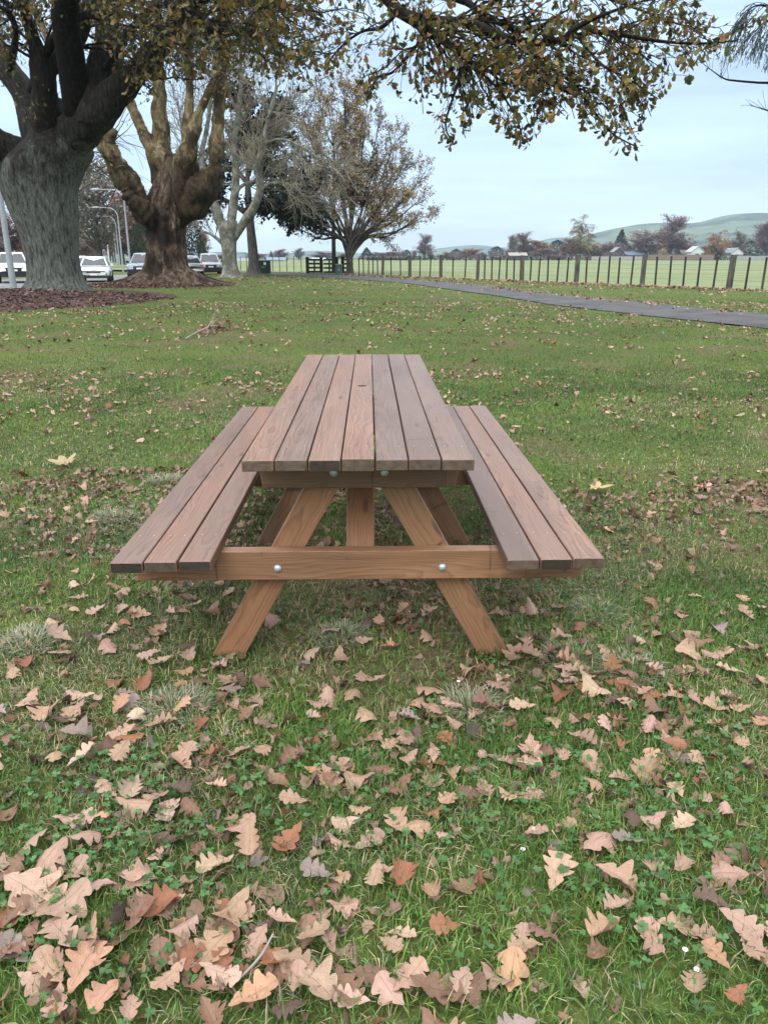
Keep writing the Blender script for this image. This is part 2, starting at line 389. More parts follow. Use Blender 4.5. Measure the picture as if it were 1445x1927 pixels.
f1 = n.noise(o, 38, 5, .65); f2 = n.noise(o, 6, 4, .6); f3 = n.noise(o, .35, 5, .6); f4 = n.noise(n.mapping(o, (1, 1, 1)), 1.6, 5, .65)
green = n.ramp(f1, [(.3, (.03, .045, .012)), (.5, (.072, .104, .026)), (.7, (.12, .152, .045))])
green = n.mix(1, green, n.ramp(f3, [(.3, (.80, .84, .85)), (.7, (1.3, 1.2, 1.1))]), 'MULTIPLY')
green = n.mix(n.ramp(f4, [(.48, 0.), (.72, .75)]), green, n.mix(1, (.115, .088, .046), n.ramp(f1, [(.3, .6), (.7, 1.3)]), 'MULTIPLY'))
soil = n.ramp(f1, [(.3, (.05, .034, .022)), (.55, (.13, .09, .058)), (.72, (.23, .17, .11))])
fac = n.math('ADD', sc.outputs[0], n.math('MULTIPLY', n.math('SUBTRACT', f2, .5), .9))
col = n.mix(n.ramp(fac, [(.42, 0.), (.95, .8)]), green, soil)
lawn_m = n.fin(col, .95, .08, bump=n.math('ADD', f1, n.math('MULTIPLY', f2, .6)), bstr=.8, bdist=.03)
o_ = mb.build('lawn', lawn_m, smooth=True); o_['kind'] = 'structure'

def sheet(name, pts, mat, dz, kind='structure', sub=None):
    """flat polygon strip between two edge lines"""
    a, b = pts; mbs = MB(); A = catmull(np.array([(p[0], p[1], 0) for p in a]), 60); B = catmull(np.array([(p[0], p[1], 0) for p in b]), 60)
    K = 6; rows = []
    for k in range(K+1):
        q = A*(1-k/K)+B*k/K
        w = .28*(fbm(q[:, 0]*.9, q[:, 1]*.9, 3, 40+k)-.5) if k in (0, K) else 0
        q = q + np.array([1, .3, 0])*np.reshape(w, (-1, 1)); q[:, 2] = dz + hgt(q[:, 0], q[:, 1])*0
        rows.append(q)
    V = np.array(rows); ii = np.arange(V.shape[0]*60).reshape(-1, 60)
    mbs.add(V.reshape(-1, 3), np.stack([ii[:-1, :-1], ii[:-1, 1:], ii[1:, 1:], ii[1:, :-1]], -1).reshape(-1, 4))
    ob = mbs.build(name, mat); ob['kind'] = kind; return ob

def asphalt(name, c, var):
    n = NT(name); o = n.obj(); f = n.noise(o, 55, 4, .7); g = n.noise(o, 1.1, 4)
    col = n.mix(1, n.ramp(f, [(.25, tuple(x*.55 for x in c)), (.5, c), (.75, tuple(x*1.7 for x in c))]), n.ramp(g, [(.3, 1-var), (.7, 1+var)]), 'MULTIPLY')
    return n.fin(col, .9, .2, bump=f, bstr=.5, bdist=.01)
wpt = lambda *l: [G(*p)[:2] for p in l]
pn = [(8.3, 9.5)]+wpt((1445, 621), (1060, 577), (890, 551), (700, 528), (480, 516))
pf = [(10.6, 12.)]+wpt((1445, 593), (1060, 556), (890, 536), (700, 521), (560, 514.3))
path_m = asphalt('gravelly path asphalt', (.07, .067, .067), .35)
sheet('path', (pn, pf), path_m, .022)
road_n = [(-16.6, 18), (-16.6, 30), (-16.3, 40), (-15.6, 52), (-14.3, 63), (-9.5, 69), (-6, 70)]
road_f = [(-25.5, 18), (-25.5, 30), (-25.5, 42), (-24.5, 55), (-22, 67), (-15, 79), (-7, 77)]
road_m = asphalt('road asphalt', (.15, .148, .145), .15)
sheet('road', (road_n, road_f), road_m, -.13)

F0 = np.array([14.34, 33.37]); FD = np.array([-21.06, 38.1]); FD = FD/np.linalg.norm(FD)
n = NT('mown field'); o = n.obj(); f = n.noise(n.mapping(o, (.02, .05, 1)), 1.5, 5, .6); f2 = n.noise(o, .6, 5, .7)
col = n.ramp(f, [(.3, (.135, .16, .078)), (.55, (.17, .195, .098)), (.75, (.21, .215, .13))])
col = n.mix(1, col, n.ramp(f2, [(.3, .78), (.7, 1.18)]), 'MULTIPLY'); field_m = n.fin(col, .95, .08)
fa = F0 - FD*60; fb = F0 + FD*44.5
mbf = MB(); e1 = fb + np.array([-420, 640]); 
mbf.ngon([(fa[0]+.15, fa[1], .03), (fa[0]+900, fa[1]+100, .03), (1500, 430, .03), (300, 470, .03), (-350, 520, .03), (fb[0]-130, fb[1]+95, .03), (fb[0]+.15, fb[1], .03)], [(0, 1, 2, 3, 4, 5, 6)])
mbf.build('field', field_m)['kind'] = 'structure'

def hill(name, prof, d, depth, mat, seed):
    pr = np.array(prof, float); px = np.linspace(pr[0, 0], pr[-1, 0], 150); py = np.interp(px, pr[:, 0], pr[:, 1])
    k = np.ones(5)/5; py = np.convolve(np.pad(py, 2, 'edge'), k, 'valid')
    rows = []; T = np.linspace(0, 1, 26)
    for t in T:
        dd = d - depth*(1-t); row = []
        for x, y in zip(px, py):
            q = P(x, y, d); h = max(q[2], 0)
            g = P(x, 485, dd)
            nz_ = float(fbm(g[0]/depth*3.2, g[1]/depth*3.2, 4, seed))
            zz = h*(sstep(0, 1, t)*.75+.25*t)*(1+(nz_-.5)*.95*math.sin(math.pi*t)) + h*.04*(nz_-.5)
            row.append((g[0], g[1], zz-.5*(1-t)))
        rows.append(row)
    for t in (.15, .4):
        rows.append([(P(x, 485, d+depth*t)[0], P(x, 485, d+depth*t)[1], max(P(x, y, d)[2], 0)*(1-t*1.6)) for x, y in zip(px, py)])
    V = np.array(rows); ii = np.arange(V.shape[0]*150).reshape(-1, 150); m_ = MB()
    m_.add(V.reshape(-1, 3), np.stack([ii[:-1, :-1], ii[:-1, 1:], ii[1:, 1:], ii[1:, :-1]], -1).reshape(-1, 4))
    m_.build(name, mat, smooth=True)['kind'] = 'structure'
n = NT('hill pasture and bush'); o = n.obj(); f = n.noise(n.mapping(o, (1, 1, 2.5)), .0055, 7, .62, .6); g = n.noise(o, .02, 5, .6)
col = n.mix(n.ramp(f, [(.485, 0.), (.52, 1.)]), n.ramp(g, [(.3, (.065, .095, .045)), (.7, (.12, .15, .075))]), n.ramp(g, [(.3, (.018, .03, .016)), (.7, (.05, .07, .035))]))
hill_m = n.fin(col, .95, .05)
hill('hills', [(560, 486), (700, 485), (940, 483), (1000, 474), (1060, 455), (1100, 442), (1150, 430), (1200, 421), (1230, 419), (1300, 421), (1330, 412), (1360, 404), (1400, 401), (1445, 402), (1550, 395), (1800, 405)], 2500, 900, hill_m, 3)
hill('hills', [(-300, 470), (100, 474), (380, 478), (430, 472), (520, 480), (560, 474), (600, 470), (640, 474), (700, 478), (740, 474), (790, 471), (840, 466), (870, 461), (920, 462), (960, 470), (1000, 458), (1045, 443), (1100, 450), (1300, 455), (1800, 440)], 3700, 900, hill_m, 9)

# bark mulch mounds under the two big trees
n = NT('bark mulch'); o = n.obj(); f = n.noise(n.mapping(o, (1, 1, 2)), 14, 5, .7); g = n.noise(o, 1.3, 4)
col = n.ramp(f, [(.28, (.022, .014, .012)), (.5, (.075, .046, .038)), (.72, (.16, .112, .092))]); col = n.mix(1, col, n.ramp(g, [(.3, .7), (.7, 1.25)]), 'MULTIPLY')
M_mulch = n.fin(col, .95, .1, bump=f, bstr=1, bdist=.06)
def mulch(cx, cy, rx, ry, hh, seed):
    m_ = MB(); a = np.linspace(0, 2*np.pi, 64, endpoint=False); R_ = np.linspace(0, 1, 14); V = []
    for r in R_:
        w = 1 + .22*(fbm(np.cos(a)*1.6+5, np.sin(a)*1.6+5, 3, seed)-.5)*r
        x = cx + np.cos(a)*rx*r*w; y = cy + np.sin(a)*ry*r*w
        z = hgt(x, y)*0 + hh*(1-r**1.4) + .05*(fbm(x*2, y*2, 3, seed)-.5)*(1-r) + (-.012 if r == 1 else .01)
        z = z - .16*sstep(-13.2, -16., x)*sstep(15, 30, y)
        V.append(np.stack([x, y, z], -1))
    V = np.array(V); ii = np.arange(14*64).reshape(14, 64); nxi = np.roll(ii, -1, 1)
    m_.add(V.reshape(-1, 3), np.stack([ii[:-1], ii[1:], nxi[1:], nxi[:-1]], -1).reshape(-1, 4))
    ob = m_.build('mulch', M_mulch, smooth=True); ob['kind'] = 'stuff'
    ch = MB(); N = 7000; r = np.sqrt(rng.random(N))*rng.choice([1.0, 1.03, 1.1], N); t = rng.random(N)*2*np.pi
    x = cx+np.cos(t)*rx*r; y = cy+np.sin(t)*ry*r; keep = y < cy+1; x, y, r = x[keep], y[keep], r[keep]; N = len(x)
    z = hh*np.maximum(1-r**1.4, 0)+.03 - .16*sstep(-13.2, -16., x)*sstep(15, 30, y)
    yaw = rng.random(N)*np.pi; L = rng.uniform(.02, .09, N); w = rng.uniform(.006, .02, N)
    dx = np.stack([np.cos(yaw), np.sin(yaw), rng.normal(0, .35, N)], -1); dy = np.stack([-np.sin(yaw), np.cos(yaw), rng.normal(0, .5, N)], -1)
    c0 = np.stack([x, y, z], -1); q = np.stack([c0-dx*L[:, None]-dy*w[:, None], c0+dx*L[:, None]-dy*w[:, None], c0+dx*L[:, None]+dy*w[:, None], c0-dx*L[:, None]+dy*w[:, None]], 1)
    pal = np.array([(.10, .05, .04), (.05, .028, .022), (.17, .10, .08), (.24, .17, .14)]); cc = pal[rng.choice(4, N, p=[.4, .3, .2, .1])]
    ch.add(q.reshape(-1, 3), np.arange(N*4).reshape(-1, 4), np.repeat(cc, 4, 0))
    oc = ch.build('mulch_chips', M_twig); oc['kind'] = 'stuff'
mulch(-11.4, 26.0, 4.9, 6.8, .28, 4)
mulch(-10.3, 38.3, 3.6, 3.4, .16, 6)

# ------------------------------------------------------------------ picnic table
TY0, TL = 2.065, 2.43
TBL = thing('picnic_table', 'brown timber picnic table with two attached bench seats standing on the leafy lawn', 'picnic table', (0, 2.065+1.215, 0))
def plank(name, L, w, t, mat, M, bev=.004, holes=None, rag=0, label=None):
    """plank with length along local Y, rounded long edges; M places it"""
    m_ = MB(); b = bev; seg = 3
    prof = []
    for cx, cz, a0 in ((w/2-b, t/2-b, 0), (-w/2+b, t/2-b, 90), (-w/2+b, -t/2+b, 180), (w/2-b, -t/2+b, 270)):
        for k in range(seg+1):
            a = math.radians(a0+90*k/seg); prof.append((cx+b*math.cos(a), cz+b*math.sin(a)))
    prof = np.array(prof); K = len(prof)
    ys = [-L/2, -L/2+b*.7, -L/6, L/6, L/2-b*.7, L/2]; sc_ = [1-b*1.2/w, 1, 1, 1, 1, 1-b*1.2/w]
    bow = [0, 0, rag, rag*.6, 0, 0]
    V = np.array([[(p[0]*s+bw, y, p[1]*(1-(1-s)*w/t)) for p in prof] for y, s, bw in zip(ys, sc_, bow)])
    ii = np.arange(len(ys)*K).reshape(len(ys), K); nx2 = np.roll(ii, -1, 1)
    m_.add(V.reshape(-1, 3), np.stack([ii[:-1], ii[1:], nx2[1:], nx2[:-1]], -1).reshape(-1, 4))
    m_.ng.append(list(ii[0])); m_.ng.append(list(ii[-1][::-1]))
    me = m_.mesh(name); me.materials.append(mat); o = bpy.data.objects.new(name, me); C.objects.link(o)
    o.parent = TBL; o.matrix_local = Matrix.Translation(-TBL.location) @ M
    if label: o['label'] = label
    return o
def plank_hole(L, w, t, mat, M, hy, hr):
    """middle board with the parasol hole through it"""
    m_ = MB(); K = 14; vs = []; fs = []
    def half(sg):
        top = [(0, -L/2), (sg*w/2, -L/2), (sg*w/2, L/2), (0, L/2), (0, hy+hr)]
        arc = [(sg*hr*math.sin(a), hy+hr*math.cos(a)) for a in np.linspace(0, math.pi, K)][1:-1]
        return top + arc + [(0, hy-hr)]
    for sg in (1, -1):
        h = half(sg); n0 = len(vs); k = len(h)
        vs += [(x, y, t/2) for x, y in h] + [(x, y, -t/2) for x, y in h]
        up = list(range(n0, n0+k)); dn = [i+k for i in up]
        fs.append(up if sg > 0 else up[::-1]); fs.append(dn[::-1] if sg > 0 else dn)
        for i in range(k):
            if i == 3 or i == k-1: continue
            j = (i+1) % k; q = [up[i], dn[i], dn[j], up[j]]; fs.append(q if sg > 0 else q[::-1])
    m_.ngon(vs, fs); me = m_.mesh('top_board'); me.materials.append(mat)
    o = bpy.data.objects.new('top_board', me); C.objects.link(o); o.parent = TBL; o.matrix_local = Matrix.Translation(-TBL.location) @ M
    o['label'] = 'middle top board with a round parasol hole'; return o
T_ = Matrix.Translation
def RZ(a): return Matrix.Rotation(a, 4, 'Z')
BW, BG, BT = .0885, .0042, .033
for i in range(7):
    x = (i-3)*(BW+BG); M = T_((x, TY0+TL/2+random.uniform(-.002, .002), .74-BT/2+random.uniform(-.0008, .0008))) @ RZ(random.uniform(-.0006, .0006))
    if i == 3: plank_hole(TL, BW, BT, M_top, M, 3.352-(TY0+TL/2), .021)
    else: plank('top_board', TL, BW, BT, M_top, M, rag=random.uniform(-.0012, .0012))
for sd in (-1, 1):
    for i in range(3):
        x = sd*(.4285+.046) + sd*i*(.092+.0045)
        plank('seat_board', TL, .092, BT, M_top, T_((x, TY0+TL/2+.004*(i-1)*sd+random.uniform(-.003, .003), .44-BT/2+random.uniform(-.001, .001))) @ RZ(random.uniform(-.0008, .0008)), rag=random.uniform(-.001, .001))
BEAM_M = {}
def slant_beam(name, half_top, half_bot, z0, z1, y, t, mat):
    """cross beam along X with cut-back ends, its length along local Y"""
    m_ = MB(); v = []
    for s in (-1, 1):
        v += [(-t/2, s*half_bot, -(z1-z0)/2), (t/2, s*half_bot, -(z1-z0)/2), (t/2, s*half_top, (z1-z0)/2), (-t/2, s*half_top, (z1-z0)/2)]
    m_.add(v, [(0, 1, 2, 3), (7, 6, 5, 4), (0, 4, 5, 1), (1, 5, 6, 2), (2, 6, 7, 3), (3, 7, 4, 0)])
    me = m_.mesh(name); me.materials.append(mat); o = bpy.data.objects.new(name, me); C.objects.link(o); o.parent = TBL
    MM_ = T_(-TBL.location) @ T_((0, y+t/2, (z0+z1)/2)) @ Matrix.Rotation(math.pi/2, 4, 'Z'); o.matrix_local = MM_; BEAM_M[o.name] = MM_
    mod = o.modifiers.new('soft_edges', 'BEVEL'); mod.width = .003; mod.segments = 2
    return o
def bolt(x, y, z, beam):
    m_ = MB(); r = .0125; K = 16; rows = []
    for a in np.linspace(0, math.pi/2, 6):
        rows.append([(r*math.cos(a)*math.cos(b), -.0075*math.sin(a), r*math.cos(a)*math.sin(b)) for b in np.linspace(0, 2*np.pi, K, endpoint=False)])
    V = np.array(rows)*[1, 1, 1]; V[:, :, 1] -= .0012; V = np.concatenate([V[:1]+[[[0, .0016, 0]]], V])
    ii = np.arange(7*K).reshape(7, K); nx2 = np.roll(ii, -1, 1)
    m_.add(V.reshape(-1, 3), np.stack([ii[:-1], nx2[:-1], nx2[1:], ii[1:]], -1).reshape(-1, 4))
    me = m_.mesh('bolt', True); me.materials.append(M_zinc); o = bpy.data.objects.new('bolt', me); C.objects.link(o)
    o.parent = beam; o.matrix_local = BEAM_M[beam.name].inverted() @ T_(-TBL.location) @ T_((x, y, z))
    return o
for fi, (fy, full) in enumerate(((2.228, 1), (3.27, 0), (4.287, 1))):
    tb = slant_beam('top_beam', .306, .290, .610, .7065, fy, .045, M_leg)
    bb_ = slant_beam('seat_beam', .702, .694, .3106, .4065, fy, .045, M_leg)
    back = .045
    for sd in (-1, 1):
        # leg lies against the back of both beams, from under the top to the ground
        a = Vector((sd*.0585, fy+back+.0225, .704)); b = Vector((sd*.4605, fy+back+.0225, -.022))
        d_ = (a-b); L = d_.length; yv = d_.normalized(); zv = Vector((0, -1, 0)); xv = yv.cross(zv)
        M = Matrix(((xv.x, yv.x, zv.x, 0), (xv.y, yv.y, zv.y, 0), (xv.z, yv.z, zv.z, 0), (0, 0, 0, 1))); M.translation = (a+b)/2 + Vector((0, .001, 0))
        plank('leg', L, .0925, .045, M_leg, M, .003)
        bolt(sd*.2565, fy, .350, bb_)
        bolt(sd*.076, fy, .6586, tb)
    if full:
        sg = 1 if fi == 0 else -1
        y0 = fy + (.0475 if sg > 0 else -.004)
        a = Vector((0, y0+sg*.027, .345)); b = Vector((0, y0+sg*.385, .700))
        d_ = b-a; yv = d_.normalized(); xv = Vector((1, 0, 0)); zv = xv.cross(yv)
        M = Matrix(((xv.x, yv.x, zv.x, 0), (xv.y, yv.y, zv.y, 0), (xv.z, yv.z, zv.z, 0), (0, 0, 0, 1))); M.translation = (a+b)/2
        plank('brace', d_.length, .090, .045, M_leg, M, .003)
mbn = MB()
def nails(name, pts):
    m_ = MB()
    for x, y, z in pts:
        a = np.linspace(0, 2*np.pi, 7, endpoint=False); v = [(x, y, z+.0012)]+[(x+.0026*math.cos(t), y+.0026*math.sin(t), z+.0006) for t in a]
        m_.add(v, [(0, i+1, (i+1) % 7+1) for i in range(7)])
    o = m_.build(name, M_nail, TBL); return o
for fy in (2.24, 3.30, 4.30):
    for i in range(7):
        for k in (-.024, .024):
            nails('nail', [((i-3)*(BW+BG)+k+random.uniform(-.004, .004), fy-.02+random.uniform(-.008, .008), .7405)])
for sd in (-1, 1):
    for i in range(3):
        for k in (-.022, .022): nails('nail', [(sd*(.4745+i*.0965)+k, 2.285+random.uniform(-.006, .006), .4408)])

# ------------------------------------------------------------------ leaf shapes
def oak_leaf(rows, cols, seed, nl=4, curl=(0, 0), wr=.31):
    """lobed leaf, stalk at the origin, length 1 along +Y -> verts, quads, luv"""
    r_ = np.random.default_rng(seed); t = np.linspace(0, 1, rows); ph = r_.uniform(-.08, .08)
    env = wr*1.08*np.sin(np.pi*np.clip(t, 0, 1)**1.15)**.7*(0.5+.6*t) + .012
    V = []; U = []
    c1, c2 = curl; tw = r_.normal(0, .25); k3 = r_.normal(0, .07)
    uu = np.linspace(-1, 1, cols)
    for i, (tt, e) in enumerate(zip(t, env)):
        for u in uu:
            s = 1 if u > 0 else -1; d = ph*s
            lob = abs(math.sin(math.pi*nl*(tt*.97+d)))**.62
            w = e*(1-.60*(1-lob)*(1 if .10 < tt < .93 else .4))
            x = u*w; y = tt + .30*abs(u)*w*(1-.6*tt)
            z = c1*(x*x)*3.2 + c2*(y-.45)**2*1.3 + tw*x*(y-.5)*.8 + .035*math.sin(9*y+seed)*abs(u) + k3*abs(x) + .006*r_.normal()*abs(u)
            V.append((x, y, z)); U.append((u, tt, 0))
    ii = np.arange(rows*cols).reshape(rows, cols)
    F = np.stack([ii[:-1, :-1], ii[:-1, 1:], ii[1:, 1:], ii[1:, :-1]], -1).reshape(-1, 4)
    n0 = len(V); V += [(-.008, -.16, .01), (.008, -.16, .01), (.008, .02, .012), (-.008, .02, .012)]; U += [(0, 0, 0)]*4
    return np.array(V), np.vstack([F, [[n0, n0+1, n0+2, n0+3]]]), np.array(U)
def maple_leaf(seed):
    r_ = np.random.default_rng(seed); K = 60; th = np.linspace(-np.pi, np.pi, K, endpoint=False); V = [(0, .3, 0)]; U = [(0, 0, 0)]
    lob = [(0, 1.), (.95, .85), (-.95, .85), (1.9, .5), (-1.9, .5)]
    rad = np.zeros(K)+.22
    for a, l in lob: rad = np.maximum(rad, .68*l*np.maximum(0, 1-np.abs(np.angle(np.exp(1j*(th-a))))/.62)**.75)
    rad *= 1+.07*np.cos(th*17)
    F3 = []
    for ri, f in enumerate((.33, .66, 1.)):
        for t, r in zip(th, rad):
            x = math.sin(t)*r*f; y = .3+math.cos(t)*r*f; V.append((x, y, .35*x*x-.16*(y-.4)**2+.03*math.sin(7*t+seed)*f)); U.append((min(abs(math.sin((t)*1.65)), 1), f, 0))
    F4 = []
    F3 = [(0, 1+i, 1+(i+1) % K) for i in range(K)]
    for ri in range(2):
        for i in range(K): F4.append((1+ri*K+i, 1+(ri+1)*K+i, 1+(ri+1)*K+(i+1) % K, 1+ri*K+(i+1) % K))
    n0 = len(V); V += [(-.008, -.35, .02), (.008, -.35, .02), (.008, .3, .012), (-.008, .3, .012)]; U += [(0, 0, 0)]*4
    return np.array(V), np.array(F3), np.array(F4+[(n0, n0+1, n0+2, n0+3)]), np.array(U)
def rot(yaw, tilt, roll):
    cy, sy, ct, st, cr_, sr = np.cos(yaw), np.sin(yaw), np.cos(tilt), np.sin(tilt), np.cos(roll), np.sin(roll)
    R = np.empty((len(yaw), 3, 3)); o = np.zeros_like(yaw)
    A = np.stack([np.stack([cy, -sy, o], -1), np.stack([sy, cy, o], -1), np.stack([o, o, o+1], -1)], 1)
    B = np.stack([np.stack([o+1, o, o], -1), np.stack([o, ct, -st], -1), np.stack([o, st, ct], -1)], 1)
    D = np.stack([np.stack([cr_, o, sr], -1), np.stack([o, o+1, o], -1), np.stack([-sr, o, cr_], -1)], 1)
    return A @ B @ D
def scatter(mb, tmpl, pos, R, size, col):
    V, F, U = tmpl; N = len(pos)
    if N == 0: return
    W_ = np.einsum('nij,vj->nvi', R, V)*size[:, None, None] + pos[:, None]
    FF = (F[None] + (np.arange(N)*len(V))[:, None, None]).reshape(-1, F.shape[1])
    mb.add(W_.reshape(-1, 3), FF, np.repeat(col, len(V), 0), np.tile(U, (N, 1)))
HANG = [oak_leaf(8, 3, s, 3, (.3*(-1)**s, .25), .36) for s in range(4)]
SMALL = [(np.array([(-.32, .35, 0), (0, 0, 0), (.32, .4, 0), (0, 1, .06)]), np.array([(0, 1, 2, 3)]), np.zeros((4, 3)))]
def leaves_on(mb, Q, R_, per, size, pal, wts, tm, hang=.6, spread=.1, t0=.35):
    """leaves along the outer part of twigs Q, hanging more or less downwards"""
    N = len(Q); k = np.repeat(np.arange(N), per); t = t0+(1-t0)*rng.random(len(k))**.6
    p, r, T = interp(Q, R_, k, t); p = p + rng.normal(0, spread, p.shape)
    yaw = rng.uniform(0, 2*np.pi, len(k)); tilt = -np.abs(rng.normal(hang, .55, len(k))); roll = rng.normal(0, .8, len(k))
    c = np.array(pal)[rng.choice(len(pal), len(k), p=wts)]*rng.uniform(.7, 1.3, (len(k), 1))
    # neighbours on one bough share a tint
    c = c*(.72+.56*fbm(p[:, 0]*.9+p[:, 2]*.7, p[:, 1]*.9, 3, 3))[:, None]
    s = rng.uniform(*size, len(k)); RR = rot(yaw, tilt, roll); w = rng.integers(0, len(tm), len(k))
    for i, m_ in enumerate(tm):
        q = w == i; scatter(mb, m_, p[q], RR[q], s[q], c[q])

def trunk(prof, d, seed, sides=44, amp=.05, rows=60, ridges=9, flare=0., lean=None, col=None, mb=None, depth_k=.95, fine=0.):
    """lofted trunk from outline rows (y, x_left, x_right) seen at forward distance d"""
    q = []
    for (py, xl, xr) in prof:
        a = P(xl, py, d); b = P(xr, py, d); q.append(((a[0]+b[0])/2, (a[1]+b[1])/2, (a[2]+b[2])/2, np.linalg.norm(b-a)/2))
    q = catmull(q, rows); th = np.linspace(0, 2*np.pi, sides, endpoint=False); V = []
    zb = q[0, 2]
    for x, y, z, r in q:
        hgt_ = (z-zb); fl = math.exp(-hgt_/.7)
        n_ = fbm(np.cos(th)*ridges*.35+9, np.sin(th)*ridges*.35+z*.45+9, 4, seed)-.5
        n2 = fbm(np.cos(th)*1.4+z*.25, np.sin(th)*1.4+z*.4+3, 3, seed+5)-.5
        rt_ = np.maximum(np.cos(th*6+seed), 0)**2*fl*flare
        rd = 1-np.abs(2*fbm(np.cos(th)*6+z*.3+20, np.sin(th)*6+z*.55+20, 3, seed+11)-1)
        rr = r*(1+amp*2*n_+amp*2.2*n2+rt_+fine*2*(rd-.75))
        V.append(np.stack([x+np.cos(th)*rr, y+np.sin(th)*rr*depth_k, z+0*th], -1))
    V = np.array(V); ii = np.arange(rows*sides).reshape(rows, sides); nx2 = np.roll(ii, -1, 1)
    mb = mb or MB(); mb.add(V.reshape(-1, 3), np.stack([ii[:-1], nx2[:-1], nx2[1:], ii[1:]], -1).reshape(-1, 4)); return mb
def knobbly(Pn, R, amt, seed):
    r_ = np.random.default_rng(seed); f = 1+amt*np.convolve(r_.normal(size=R.shape[-1]+4), np.ones(3)/3, 'same')[2:-2]
    return Pn, R*np.clip(f, .6, 1.6)

# ------------------------------------------------------------------ great oak on the left, with the bough that reaches over the lawn
OD = 27.3; op = G(110, 557)
OAK = thing('oak_tree', 'massive grey trunked oak with dark limbs and olive brown leaves on a bark mulch mound', 'tree', (op[0], op[1], .2))
tm = trunk([(568, 8, 228), (560, 24, 202), (552, 36, 182), (542, 47, 168), (525, 56, 157), (500, 55, 150), (470, 49, 147), (440, 40, 147), (405, 25, 146), (370, 11, 144), (345, 3, 148), (325, 2, 155), (305, 8, 166), (285, 28, 174), (260, 54, 160), (225, 66, 138), (185, 74, 116)], OD, 3, flare=.10, amp=.04, sides=128, rows=150, fine=.028)
oak_limbs = [
    limb([(85, 355, 60), (45, 308, 80), (5, 275, 52), (-50, 235, 40), (-140, 205, 30)], OD, 40, [0, 0, -.5, -1, -2]),
    limb([(105, 330, 70), (84, 262, 70), (50, 180, 48), (5, 120, 40), (-40, 60, 34), (-70, -30, 26)], OD, 40, [0, .3, .6, 1, 1.5, 2]),
    limb([(105, 320, 90), (88, 240, 50), (85, 175, 44), (80, 130, 40), (72, 95, 26), (55, 45, 18), (35, -40, 14)], OD, 40, [0, -.4, -.8, -1., -1.2, -1.5, -2]),
    limb([(84, 150, 36), (110, 112, 28), (140, 85, 24), (160, 45, 22), (172, -30, 18)], OD-.9, 40),
    limb([(112, 312, 50), (142, 256, 66), (198, 198, 56), (250, 145, 42), (295, 92, 32), (335, 38, 28), (368, -20, 24), (400, -90, 20)], OD, 40, [0, -.4, -1, -1.4, -2, -2.5, -3, -3.5]),
    limb([(160, 235, 60), (192, 150, 56), (205, 80, 46), (198, 20, 38), (185, -60, 28)], OD-1.2, 40, [0, .5, 1, 1.5, 2]),
    limb([(300, 85, 20), (370, 60, 13), (440, 62, 9), (520, 80, 6), (585, 130, 3)], OD-2.3, 40, [0, -1, -2, -2.6, -3]),
    limb([(330, 42, 22), (400, -10, 16), (480, 10, 11), (540, 10, 8), (610, 40, 4)], OD-2.8, 40, [0, -2, -4, -5, -6]),
    limb([(200, 130, 14), (245, 60, 12), (300, 10, 10), (380, 30, 7), (440, 110, 3)], OD-1, 40, [0, -2, -3, -4, -5]),
    limb([(60, 170, 18), (120, 50, 14), (230, 25, 10), (330, 70, 5)], OD, 40, [0, -2, -3, -4]),
    limb([(20, 130, 14), (30, 60, 10), (15, 20, 7), (-20, 10, 4)], OD, 40, [0, -2, -3, -3]),
    limb([(-60, 210, 20), (-20, 120, 14), (20, 150, 7), (50, 215, 3)], OD-1, 40, [0, -2, -2.5, -3]),
]
LP_, LR_ = stack(*oak_limbs)
lm = MB(); tubes(lm, LP_, LR_, 26, nz=.28)
